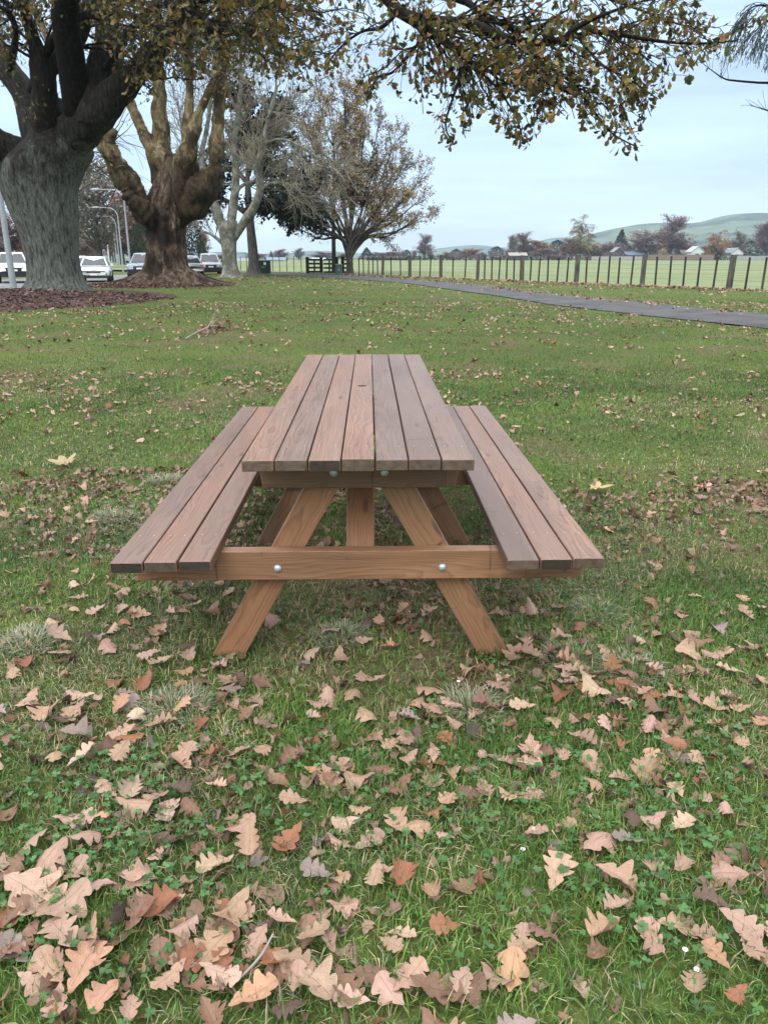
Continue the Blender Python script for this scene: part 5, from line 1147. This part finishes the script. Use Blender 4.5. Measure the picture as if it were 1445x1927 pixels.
tag(hd.build('hedge_undergrowth', M_far), kind='stuff')

# ------------------------------------------------------------------ grass
def wedge(n, d0, d1, margin=1.35, pw=1.0):
    """random lawn points between two forward distances, a good deal wider than the view"""
    d = d0 + (d1-d0)*rng.random(n)**(1/(1+pw)) if pw else d0+(d1-d0)*rng.random(n)
    u = rng.uniform(-.5, .5, n)*margin; t = np.sqrt(d*d+CAMZ**2)*1.0; l = u*t
    return np.stack([CAMX+FW[0]*d+RT[0]*l, FW[1]*d+RT[1]*l], -1), d
def path_side(x, y):
    """True where the point is lawn this side of the path or the verge beyond, not asphalt, road or mulch"""
    pnA = np.array(pn); pfA = np.array(pf)
    xn = np.interp(y, pnA[:, 1], pnA[:, 0]); xf = np.interp(y, pfA[:, 1], pfA[:, 0])
    on = (x > xn+.10) & (x < xf-.10) & (y > 9.6)
    road = (x < -15.9) & (y > 18)
    m1 = ((x+11.2)/6.2)**2+((y-26.2)/7.)**2 < .95; m2 = ((x+10.3)/3.6)**2+((y-38.3)/3.4)**2 < .95
    rel = np.stack([x-F0[0], y-F0[1]], -1); side = rel@np.array([FD[1], -FD[0]])
    return ~(on | road | m1 | m2) & (side < .3)
GP = np.array([(.098, .185, .036), (.074, .135, .029), (.042, .080, .021), (.165, .195, .048), (.37, .30, .17), (.175, .20, .115), (.24, .165, .10)])
def blades(n, d0, d1, ln, wd, seg, dens=1.0, lie=.55, pw=1.0, straw=0., e0=.4, e1=.4):
    xy, d = wedge(n, d0, d1, 1.35, pw); x, y = xy.T
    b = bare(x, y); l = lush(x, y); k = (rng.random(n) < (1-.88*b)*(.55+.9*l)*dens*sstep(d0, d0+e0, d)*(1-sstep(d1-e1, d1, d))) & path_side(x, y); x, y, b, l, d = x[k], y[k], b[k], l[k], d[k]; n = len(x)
    tone = fbm(x*2.1, y*2.1, 3, 31); dry = sstep(.50, .70, fbm(x*1.5, y*1.5, 4, 44))
    p = np.stack([sstep(.38, .62, l)*1.5*(1-.6*dry), np.full(n, .55), np.full(n, .38), sstep(.45, .7, tone)*.6, .06+.42*dry+.25*b+straw, .06+.5*dry, .05+.22*b], -1)
    p = p/p.sum(1, keepdims=True); ci = (p.cumsum(1) < rng.random((n, 1))).sum(1).clip(0, 6)
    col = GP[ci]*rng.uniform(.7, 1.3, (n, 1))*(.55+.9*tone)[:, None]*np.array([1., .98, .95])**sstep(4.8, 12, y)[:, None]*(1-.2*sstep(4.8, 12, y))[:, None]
    L = rng.uniform(*ln, n)*(.55+.85*l)*np.where(ci >= 4, 1.1, 1.); w = rng.uniform(*wd, n)
    a = rng.uniform(0, 2*np.pi, n); li = np.abs(rng.normal(lie, .35, n)); li = np.where(ci >= 4, li+.35, li)
    dx, dy = np.cos(a), np.sin(a); z = hgt(x, y)-.004
    base = np.stack([x, y, z], -1); side = np.stack([-dy, dx, 0*a], -1)*w[:, None]/2
    fwd = np.stack([dx, dy, 0*a], -1); h1 = np.cos(np.minimum(li*.6, 1.45)); s1 = np.sin(np.minimum(li*.6, 1.45)); h2 = np.cos(np.minimum(li*1.5, 1.75)); s2 = np.sin(np.minimum(li*1.5, 1.75))
    mid = base + (fwd*s1[:, None]+np.array([0, 0, 1])*h1[:, None])*(L*.55)[:, None]; tip = mid + (fwd*s2[:, None]+np.array([0, 0, 1])*h2[:, None])*(L*.5)[:, None]
    tip[:, 2] = np.maximum(tip[:, 2], z+.006)
    m_ = MB()
    if seg == 2:
        V = np.stack([base-side, base+side, mid+side*.8, mid-side*.8, tip], 1); i0 = (np.arange(n)*5)[:, None]
        cc = np.repeat(col, 5, 0).reshape(n, 5, 3)*np.array([.6, .6, 1, 1, 1.15])[None, :, None]*0 + np.repeat(col, 5, 0).reshape(n, 5, 3)
        m_.add(V.reshape(-1, 3), i0+np.array([0, 1, 2, 3]), cc.reshape(-1, 3)); m_.n -= 0
        m_.f3.append(i0+np.array([3, 2, 4]))
    else:
        V = np.stack([base-side, base+side, tip], 1); m_.add(V.reshape(-1, 3), (np.arange(n)*3)[:, None]+np.array([0, 1, 2]), np.repeat(col, 3, 0))
    return m_
def grass(name, *a, **k):
    o = blades(*a, **k).build(name, M_grass); tag(o, kind='stuff')
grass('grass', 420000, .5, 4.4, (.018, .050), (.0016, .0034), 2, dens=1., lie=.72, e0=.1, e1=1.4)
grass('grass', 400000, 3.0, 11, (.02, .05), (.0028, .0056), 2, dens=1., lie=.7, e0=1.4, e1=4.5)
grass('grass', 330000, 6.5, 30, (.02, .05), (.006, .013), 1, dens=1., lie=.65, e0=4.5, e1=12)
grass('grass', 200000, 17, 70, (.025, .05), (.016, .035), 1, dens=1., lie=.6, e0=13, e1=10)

# longer grass round the feet of the table, where no mower reaches
for fx in (-.447, .447):
    n_ = 900; m_ = MB(); x = fx + rng.normal(0, .055, n_); y = 2.295+rng.normal(0, .045, n_); a = rng.uniform(0, 6.28, n_); L = rng.uniform(.02, .055, n_); li = np.abs(rng.normal(.45, .3, n_))
    base = np.stack([x, y, hgt(x, y)-.004], -1); dr = np.stack([np.cos(a)*np.sin(li), np.sin(a)*np.sin(li), np.cos(li)], -1); sd = np.stack([-np.sin(a), np.cos(a), 0*a], -1)*rng.uniform(.0009, .0016, (n_, 1))
    mid = base+dr*(L*.6)[:, None]; tip = mid+dr*[1.6, 1.6, .5]*(L*.45)[:, None]; V = np.stack([base-sd, base+sd, mid+sd*.8, mid-sd*.8, tip], 1); i0 = (np.arange(n_)*5)[:, None]
    m_.add(V.reshape(-1, 3), i0+np.array([0, 1, 2, 3]), np.repeat(GP[rng.choice(4, n_)]*rng.uniform(.6, 1.1, (n_, 1)), 5, 0)); m_.f3.append(i0+np.array([3, 2, 4])); tag(m_.build('grass', M_grass), kind='stuff')
# clover patches
CLV = MB(); N = 10000; xy, d = wedge(N*3, .9, 4.2, 1.3, .8); x, y = xy.T
spots = [G(*p)[:2] for p in ((70, 1890), (40, 1700), (200, 1580), (250, 1470), (60, 1540), (300, 1650), (1250, 1650), (1330, 1560), (1120, 1500), (1340, 1420), (1060, 1660), (1300, 1780), (520, 1470), (800, 1560))]
w = sum(np.exp(-(((x-s[0])**2+(y-s[1])**2)/.17**2)) for s in spots) + .25*sstep(.55, .68, fbm(x*2.6, y*2.6, 3, 77))
k = rng.random(len(x)) < w*.55; x, y = x[k], y[k]; n_ = len(x)
a0 = rng.uniform(0, 6.28, n_); hz = hgt(x, y)+rng.uniform(.012, .034, n_); sz = rng.uniform(.006, .0115, n_)
disc = (np.array([(0, 0, 0), (.5, .35, .10), (.62, .85, .08), (.30, 1.12, .03), (0, .98, .0), (-.30, 1.12, .03), (-.62, .85, .08), (-.5, .35, .10)]), np.array([(0, 1, 2, 3), (0, 3, 4, 4), (0, 4, 5, 5), (0, 5, 6, 7)]), np.zeros((8, 3)))
disc = (disc[0], np.array([(0, 1, 2, 3), (0, 3, 4, 5), (0, 5, 6, 7)]), disc[2])
cc = np.array([(.045, .115, .030), (.065, .15, .040), (.085, .165, .06)])[rng.choice(3, n_)]*rng.uniform(.75, 1.25, (n_, 1))
for j in range(3):
    scatter(CLV, disc, np.stack([x, y, hz], -1), rot(a0+j*2.094, rng.normal(.05, .22, n_), rng.normal(0, .25, n_)), sz, cc)
tag(CLV.build('clover', M_grass), kind='stuff')

# pale dry tussocks
tus = [((640, 1208), .07, 'pale dry grass tussock under the table front between the legs'), ((890, 1345), .085, 'pale wiry grass tussock in front of the right table leg'), ((1085, 1252), .10, 'wide flattened grey green tussock right of the right front leg'), ((1190, 1275), .085, 'grey green tussock beside the wide flattened one'), ((60, 1222), .09, 'straw coloured tussock left of the table front'), ((330, 1345), .09, 'dry tussock amid brown leaves in front of the left bench end'), ((1120, 1165), .08, 'grey green tussock below the right bench end'), ((215, 985), .09, 'pale tussock beside the left bench outer edge'), ((310, 915), .09, 'blue green tussock beside the left bench middle'), ((390, 1110), .08, 'dark green tussock behind the left front leg')]
for (px, py), r0, lb in tus:
    g = G(px, py); n_ = 620; m_ = MB(); a = rng.uniform(0, 6.28, n_); rr = r0*np.sqrt(rng.random(n_)); ax = a+rng.normal(0, .7, n_)
    base = np.stack([np.cos(a)*rr, np.sin(a)*rr, 0*a-.004], -1); L = rng.uniform(.035, .085, n_); li = np.clip(rng.normal(.85, .3, n_), .1, 1.45)
    dr = np.stack([np.cos(ax)*np.sin(li), np.sin(ax)*np.sin(li), np.cos(li)], -1); mid = base+dr*(L*.55)[:, None]; dr2 = dr*[1, 1, .15]; tip = mid+dr2*(L*.5)[:, None]
    sd = np.stack([-np.sin(ax), np.cos(ax), 0*a], -1)*rng.uniform(.0009, .0018, (n_, 1)); V = np.stack([base-sd, base+sd, mid+sd, mid-sd, tip], 1); i0 = (np.arange(n_)*5)[:, None]
    pal = np.array([(.33, .30, .20), (.22, .24, .15), (.12, .16, .08), (.40, .37, .27)]); dk = .5 if 'dark' in lb else 1
    m_.add(V.reshape(-1, 3), i0+np.array([0, 1, 2, 3]), np.repeat(pal[rng.choice(4, n_, p=[.3, .3, .25, .15])]*rng.uniform(.7, 1.2, (n_, 1))*dk, 5, 0)); m_.f3.append(i0+np.array([3, 2, 4]))
    o = m_.build('grass_tussock', M_grass); o.location = (g[0], g[1], float(hgt(g[0], g[1]))); tag(o, lb, 'grass tuft', 'dry grass tussocks')

# ------------------------------------------------------------------ fallen leaves
VAR = [oak_leaf(37, 7, 100+i, [4, 5, 4, 3, 5][i % 5], c, [.37, .33, .40, .42, .35][i % 5]) for i, c in enumerate([(.4, .2), (-.35, .2), (.7, .35), (-.6, -.3), (.8, .25), (.2, .5), (-.25, -.2), (1.0, .1), (.5, -.35), (-.9, .3), (.1, .1), (1.2, .3), (.3, -.15), (-.45, .4)])]
LO = [oak_leaf(13, 3, 200+i, 3, c, .38) for i, c in enumerate([(.4, .2), (-.5, .3), (.9, -.25), (1.4, .3), (-.3, .5)])]
LPAL = {'tan': (.37, .235, .155), 'pinkish tan': (.39, .245, .18), 'pale tan': (.44, .305, .215), 'russet': (.25, .105, .055), 'brown': (.21, .115, .075), 'dark brown': (.105, .062, .045), 'orange tan': (.42, .235, .14), 'greyish': (.26, .19, .165), 'yellow': (.58, .42, .17)}
def vmesh(name, V, F, U):
    m_ = MB(); m_.add(V, F, None, U); me = m_.mesh(name, True); me.materials.append(M_leafO); return me
VM = [vmesh('fallen_leaf', *v) for v in VAR]
def maple(seed):
    V, F3, F4, U = maple_leaf(seed); m_ = MB(); m_.add(V, F3, None, U); m_.f4.append(F4); me = m_.mesh('fallen_maple_leaf', True); me.materials.append(M_leafO); return me
MM = [maple(1), maple(2)]
def zone(x, y):
    if y < 1.35: return 'at the lawn front by the clover' if x < -.25 else ('at the lawn front' if x < .25 else 'at the lawn front opposite the clover')
    if y < 1.75: return 'on grass between clover and tussocks' if x < 0 else 'on grass beyond the daisies'
    if y < 2.2:
        if abs(x) < .3: return 'between the front table legs'
        return 'before the left bench end' if x < 0 else 'before the right bench end'
    if abs(x) < .42 and y < 4.6: return 'under the table'
    if abs(x) < .75 and y < 4.6: return 'under the left bench' if x < 0 else 'under the right bench'
    if y < 4.6: return 'beside the left bench' if x < 0 else 'beside the right bench'
    return 'on grass beyond the table'
def leaf_obj(me, xy, yaw, tilt, roll, size, cname, label=None, lift=0., name='fallen_leaf'):
    o = bpy.data.objects.new(name, me); C.objects.link(o)
    R = rot(np.array([yaw]), np.array([tilt]), np.array([roll]))[0]; V = np.array([v.co for v in me.vertices]) @ R.T * size
    o.rotation_mode = 'XYZ'; o.rotation_euler = Matrix(R.tolist()).to_euler(); o.scale = (size,)*3
    mid = (R @ np.array([0, .5, 0]))*size
    zq = np.percentile(V[:, 2], 12); x, y = xy
    o.location = (x-mid[0], y-mid[1], float(hgt(x, y)) + .016 + lift - zq)
    c = np.array(LPAL[cname])*random.uniform(.82, 1.15); o.color = (*np.clip(c*np.array([1, random.uniform(.95, 1.06), random.uniform(.92, 1.1)]), 0, .8), 1)
    return tag(o, label or f"{cname} oak leaf, {sizew(size) if len(curlw(me).split())+len(zone(x, y).split()) < 12 else ''}{curlw(me)}, {zone(x, y)}", 'fallen leaf', 'fallen oak leaves on the grass')
CW = ['gently cupped', 'slightly arched', 'curled along its length', 'arched with drooping edges', 'folded like a trough', 'bent up at both ends', 'lying flat', 'rolled almost shut', 'bowed in the middle', 'edges turned down', 'lying almost flat', 'tightly rolled', 'spread open', 'curved up at the tip']
def sizew(s): return 'large, ' if s > .085 else ('small, ' if s < .055 else '')
def curlw(me): return CW[VM.index(me)] if me in VM else 'spread open'
hand = [(62,1708,140,0,'pinkish tan'),(443,1743,95,0,'tan'),(416,1805,95,0,'tan'),(416,1863,80,0,'pale tan'),(588,1873,95,0,'pale tan'),(553,1843,85,0,'tan'),(478,1902,95,0,'orange tan'),(643,1731,60,0,'pinkish tan'),(548,1603,78,5,'russet'),(598,1668,65,0,'greyish'),(693,1608,68,0,'pinkish tan'),(707,1678,66,0,'pinkish tan'),(145,1564,82,0,'pinkish tan'),(207,1511,60,0,'tan'),(164,1604,62,3,'tan'),(299,1633,48,0,'pinkish tan'),(165,1853,112,12,'orange tan'),(205,1907,70,0,'orange tan'),(279,1302,66,4,'russet'),(259,1375,55,0,'pale tan'),(359,1245,50,0,'tan'),(125,1738,105,0,'pinkish tan'),(50,1803,82,1,'brown'),(125,1793,100,0,'pinkish tan'),(300,1738,76,2,'russet'),(264,1753,80,4,'brown'),(105,1640,86,3,'pinkish tan'),(234,1440,64,0,'tan'),(500,1440,56,0,'tan'),(543,1450,54,2,'brown'),(613,1494,46,0,'tan'),(707,1410,56,1,'tan'),(593,1367,36,0,'pale tan'),(687,1362,60,3,'tan'),(408,1500,46,4,'pinkish tan'),(379,1385,46,4,'russet'),(678,1549,44,1,'tan'),(528,1494,56,0,'brown'),(324,1873,76,1,'tan'),(349,1843,66,2,'brown'),(663,1907,66,0,'pale tan'),
 (1046,1667,88,0,'pale tan'),(1121,1615,84,3,'tan'),(1177,1606,60,0,'greyish'),(1061,1576,52,1,'tan'),(1277,1576,60,0,'pale tan'),(1229,1662,60,4,'pale tan'),(775,1581,70,3,'tan'),(986,1812,66,0,'tan'),(961,1860,80,0,'orange tan'),(815,1887,95,0,'brown'),(770,1872,80,0,'pinkish tan'),(735,1900,70,0,'pinkish tan'),(1387,1767,82,0,'pinkish tan'),(1337,1722,70,4,'dark brown'),(1305,1867,68,4,'tan'),(1382,1895,56,1,'russet'),(1422,1812,60,0,'tan'),(735,1807,52,0,'pinkish tan'),(1136,1772,76,7,'tan'),(1116,1817,56,2,'brown'),(1222,1797,52,3,'tan'),(1041,1383,60,0,'tan'),(981,1350,56,0,'pale tan'),(1136,1391,46,1,'pinkish tan'),(1227,1360,66,0,'brown'),(1342,1355,50,2,'tan'),(1340,1388,46,0,'tan'),(765,1416,66,1,'tan'),(770,1453,46,0,'pinkish tan'),(815,1443,50,0,'pinkish tan'),(951,1521,50,1,'tan'),(996,1521,56,0,'pinkish tan'),(750,1501,76,1,'brown'),(951,1461,40,0,'tan'),(1111,1501,40,3,'tan'),(810,1707,64,11,'tan'),(755,1682,66,2,'russet'),(1304,1456,56,1,'tan'),(1277,1657,50,2,'tan'),(838,1601,36,0,'pinkish tan'),(225,1132,54,1,'tan'),(150,1143,40,0,'pinkish tan'),(400,1165,56,0,'brown'),(713,1182,36,0,'tan'),(30,1290,50,0,'tan'),(60,1345,66,1,'pinkish tan'),(110,1455,60,3,'tan'),(20,1570,60,2,'brown'),(1430,1385,46,0,'orange tan'),(1400,1180,50,0,'tan'),(1235,1215,56,1,'tan'),(1370,1285,56,0,'pale tan'),(975,1245,60,2,'tan'),(905,1445,36,0,'pinkish tan'),(640,1250,50,0,'tan'),(660,1330,50,3,'tan'),(680,1290,44,0,'pinkish tan'),(430,1310,46,1,'tan'),(465,1370,50,2,'brown'),(30,1660,80,1,'brown'),(650,1880,80,2,'brown'),(590,1790,66,0,'tan'),(640,1680,40,1,'tan'),(870,1870,60,0,'pinkish tan')]
HP = []
for px, py, sz, vi, cn in hand:
    g = G(px, py); d = fdist(g); s = sz/FPX*math.hypot(d, CAMZ)*1.02
    v = vi if vi else random.choice([0, 1, 5, 6, 8, 10, 12, 13]); HP.append(g[:2])
    leaf_obj(VM[v], g[:2], random.uniform(0, 6.28), random.gauss(0, .13), random.gauss(0, .14), s*.88, cn, lift=random.uniform(0, .012))
for (px, py), w, yaw, lb in (((122, 884), 70, .6, 'large pale yellow maple leaf on the grass left of the bench'), ((1130, 934), 64, -1.4, 'large golden yellow maple leaf on the grass right of the bench')):
    g = G(px, py); o = leaf_obj(MM[0 if px < 500 else 1], g[:2], yaw, .12, -.1, w/FPX*fdist(g)*.85, 'yellow', lb, .02, 'fallen_maple_leaf'); o['group'] = 'yellow maple leaves'
    o.color = (.33, .265, .13, 1) if px < 500 else (.44, .31, .14, 1)
def leaf_pts(n, d0, d1, pw=1., thr=.0):
    xy, d = wedge(n*4, d0, d1, 1.3, pw); x, y = xy.T; cl_ = fbm(x*1.7, y*1.7, 3, 60)
    k = (rng.random(len(x)) < np.clip((cl_-.25)*2.0, .15, 1)**1.2); 
    xy = xy[k][:n]; return xy
cands = leaf_pts(850, .9, 4.6, .75)
names = ['tan', 'pinkish tan', 'pale tan', 'russet', 'brown', 'dark brown', 'orange tan', 'greyish']; wts = [.26, .27, .08, .09, .15, .06, .05, .04]
HPa = np.array(HP); nfree = 0; rest_ = []
order = np.argsort(cands[:, 1])
for x, y in cands[order]:
    if np.hypot(HPa[:, 0]-x, HPa[:, 1]-y).min() < .055: continue
    if abs(x) < .5 and 2.25 < y < 2.36 and abs(abs(x)-.44) < .06: continue
    if nfree < 190:
        leaf_obj(VM[random.randrange(14)], (x, y), random.uniform(0, 6.28), random.gauss(0, .2), random.gauss(0, .22), random.uniform(.05, .095), random.choices(names, wts)[0], lift=random.uniform(0, .01)); nfree += 1
    else: rest_.append((x, y))
# the rest of the litter, too many to count
LIT = MB()
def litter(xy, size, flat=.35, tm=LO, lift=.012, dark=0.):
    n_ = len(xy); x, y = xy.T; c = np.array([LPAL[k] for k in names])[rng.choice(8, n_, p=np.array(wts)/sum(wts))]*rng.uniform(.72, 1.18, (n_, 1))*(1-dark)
    R = rot(rng.uniform(0, 6.28, n_), rng.normal(0, flat, n_), rng.normal(0, flat, n_)); s = rng.uniform(*size, n_)
    pos = np.stack([x, y, hgt(x, y)+lift+rng.uniform(0, .012, n_)], -1)-np.einsum('nij,j->ni', R, np.array([0, .5, 0]))*s[:, None]*[1, 1, 1]
    w_ = rng.integers(0, len(tm), n_)
    for i, t_ in enumerate(tm):
        q = w_ == i; scatter(LIT, t_, pos[q], R[q], s[q], c[q])
def ok(xy): return xy[path_side(xy[:, 0], xy[:, 1])]
litter(np.array(rest_)[::3], (.035, .07), .45)
# drifts where the wind has gathered them
dr_ = []
for (px, py), n_, sg in (((120, 1720), 9, .10), ((70, 1800), 14, .08), ((560, 1860), 9, .10), ((430, 1800), 12, .08), ((800, 1890), 12, .08), ((300, 1740), 7, .08), ((1000, 1285), 10, .13), ((760, 1430), 9, .09), ((980, 1500), 6, .09), ((1240, 1340), 12, .14), ((230, 1140), 14, .16), ((70, 1340), 10, .12), ((250, 1350), 8, .12), ((430, 1290), 14, .12), ((680, 1520), 12, .08), ((1390, 1790), 10, .08), ((1180, 1440), 6, .10), ((1300, 1180), 8, .16), ((50, 1010), 10, .25)):
    c_ = G(px, py)[:2]; dr_.append(c_+rng.normal(0, 1, (n_, 2))*[sg*1.3, sg])
litter(np.concatenate(dr_), (.045, .088), .2, [VAR[i] for i in (0, 1, 5, 6, 8, 10, 12, 13)], .014)
# torn scraps low in the grass
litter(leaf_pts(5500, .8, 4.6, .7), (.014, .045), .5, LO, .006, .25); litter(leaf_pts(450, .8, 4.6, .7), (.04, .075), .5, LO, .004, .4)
litter(ok(leaf_pts(650, 4.2, 9, 1.)), (.04, .085), .26); litter(ok(leaf_pts(2000, 4.4, 9, 1.)), (.018, .045), .4, LO, .006, .15)
litter(ok(leaf_pts(3200, 9, 24, 1.)), (.05, .11), .3); litter(ok(leaf_pts(4200, 24, 64, 1.)), (.09, .17), .5)
# leaves blown against the foot of the fence and over the path
s = rng.uniform(-12, 34, 1500); off = -np.abs(rng.normal(0, .45, 1500)); xy = F0+FD*s[:, None]+np.array([FD[1], -FD[0]])*off[:, None]; litter(xy, (.10, .20), .7, LO, .03)
pa = np.array(pf)[1:]; t = rng.random(260)*(len(pa)-1); i = t.astype(int); f_ = (t-i)[:, None]; e_ = pa[i]*(1-f_)+pa[np.minimum(i+1, len(pa)-1)]*f_
litter(e_+np.stack([-np.abs(rng.normal(0, .5, 260)), rng.normal(0, .3, 260)], -1), (.08, .16), .35, LO, .03)
tag(LIT.build('leaf_litter', M_leafC, smooth=True), kind='stuff')

# ------------------------------------------------------------------ small things on the grass
def stick(name, label, pts, mat, loc, side=()):
    t = thing(name, label, 'twig' if 'twig' in name else 'branch', loc, absolute=False); m_ = MB(); q = catmull(pts, 24); tubes(m_, q[None, :, :3], q[None, :, 3], 7); m_.build('stem', mat, t, True)
    for p in side:
        m_ = MB(); q = catmull(p, 10); tubes(m_, q[None, :, :3], q[None, :, 3], 5); m_.build('side_twig', mat, t, True)
    return t
M_palest = plain('pale dry twig bark', (.24, .22, .19), .8); M_stick = plain('grey fallen branch bark', (.24, .19, .165), .9)
a, b, c = G(447, 1872), G(492, 1835), G(516, 1796); o_ = a
stick('pale_twig', 'thin pale curved twig lying among the front brown leaves', [(*(a-o_+[0, 0, .03]), .0024), (*(b-o_+[0, 0, .045]), .0026), (*(c-o_+[0, 0, .05]), .0016)], M_palest, tuple(o_))
a = G(348, 642); b = G(402, 628); d_ = fdist(a); s_ = b-a
br = stick('fallen_branch', 'fallen grey branch with a clump of dead leaves on the lawn between oak and table', [(0, 0, .03, .012), (*(s_*.5+[0, 0, .10]), .015), (*(s_*1.0+[0, 0, .13]), .014), (*(s_*1.5+[0, 0, .06]), .008)], M_stick, tuple(a),
   [[(*(s_*.6+[0, 0, .1]), .009), (*(s_*.9+[0, -.15, .10]), .006), (*(s_*1.25+[0, -.25, .05]), .003)], [(*(s_*.8+[0, 0, .12]), .009), (*(s_*1.0+[0, .15, .30]), .005), (*(s_*1.05+[0, .2, .45]), .002)], [(*(s_*.9+[0, 0, .12]), .009), (*(s_*1.2+[0, .1, .25]), .005), (*(s_*1.6+[0, .1, .2]), .002)]])
m_ = MB(); n_ = 60; t = rng.uniform(.7, 1.7, n_)[:, None]; pos = s_*t+np.stack([rng.normal(0, .09, n_), rng.normal(0, .10, n_), np.abs(rng.normal(.06, .06, n_))], -1)
scatter(m_, LO[0], pos, rot(rng.uniform(0, 6.3, n_), rng.normal(0, .7, n_), rng.normal(0, .7, n_)), rng.uniform(.07, .13, n_), np.array([(.22, .115, .085)])*rng.uniform(.6, 1.3, (n_, 1)))
m_.build('dead_leaves', M_leafC, br)
M_pet = plain('daisy petals', (.78, .78, .76), .6, .2, .05); M_eye = plain('daisy eye', (.65, .45, .05), .7)
dz = [((1005, 1562), 'white daisy with yellow eye in the grass right of centre'), ((983, 1600), 'white daisy on a brown leaf right of the table front'), ((1288, 1785), 'small white daisy in the clover at the front right'), ((1310, 1822), 'lowest white daisy in the front right clover'), ((862, 1282), 'white daisy near the wiry tussock'), ((1170, 865), 'white daisy out in the grass right of the bench'), ((232, 831), 'white daisy in the grass left of the bench'), ((770, 1150), 'white daisy seen under the table')]
for (px, py), lb in dz:
    g = G(px, py, .035); t = thing('daisy', lb, 'flower', (g[0], g[1], float(hgt(g[0], g[1]))), 'daisies in the lawn', absolute=False); t.scale = (.62, .62, .62)
    m_ = MB(); q = np.array([(0, 0, 0, .0008), (.002, 0, .02, .0008), (.001, 0, .036, .0007)]); tubes(m_, q[None, :, :3], q[None, :, 3], 4); m_.build('stem', M_far, t)
    m_ = MB()
    for k in range(14):
        a = k*2*math.pi/14; u = np.array([math.cos(a), math.sin(a), 0]); v = np.array([-math.sin(a), math.cos(a), 0]); c0 = np.array([.001, 0, .036])
        m_.add([c0+u*.002-v*.0007, c0+u*.002+v*.0007, c0+u*.0075+v*.0016+[0, 0, .002], c0+u*.009+[0, 0, .0025], c0+u*.0075-v*.0016+[0, 0, .002]], [(0, 1, 2, 4)]); m_.f3.append(np.array([[4, 2, 3]])+m_.n-5)
    m_.build('petals', M_pet, t)
    m_ = MB(); a = np.linspace(0, 2*np.pi, 10, endpoint=False); m_.add([(.001, 0, .0395)]+[(.001+.0028*math.cos(x), .0028*math.sin(x), .0372) for x in a], [(0, 1+i, 1+(i+1) % 10) for i in range(10)]); m_.build('eye', M_eye, t)

# ------------------------------------------------------------------ air
hz = MB(); hz.box((-5200, -60, -8), (5200, 5600, 420))
n = NT('thin haze'); v = n.n('ShaderNodeVolumePrincipled'); v.inputs['Color'].default_value = (.66, .83, 1, 1); v.inputs['Density'].default_value = .00019; v.inputs['Anisotropy'].default_value = .2
n.l(v.outputs[0], n.out.inputs['Volume'])
HAZE = True
if HAZE: tag(hz.build('haze', n.m), kind='stuff')
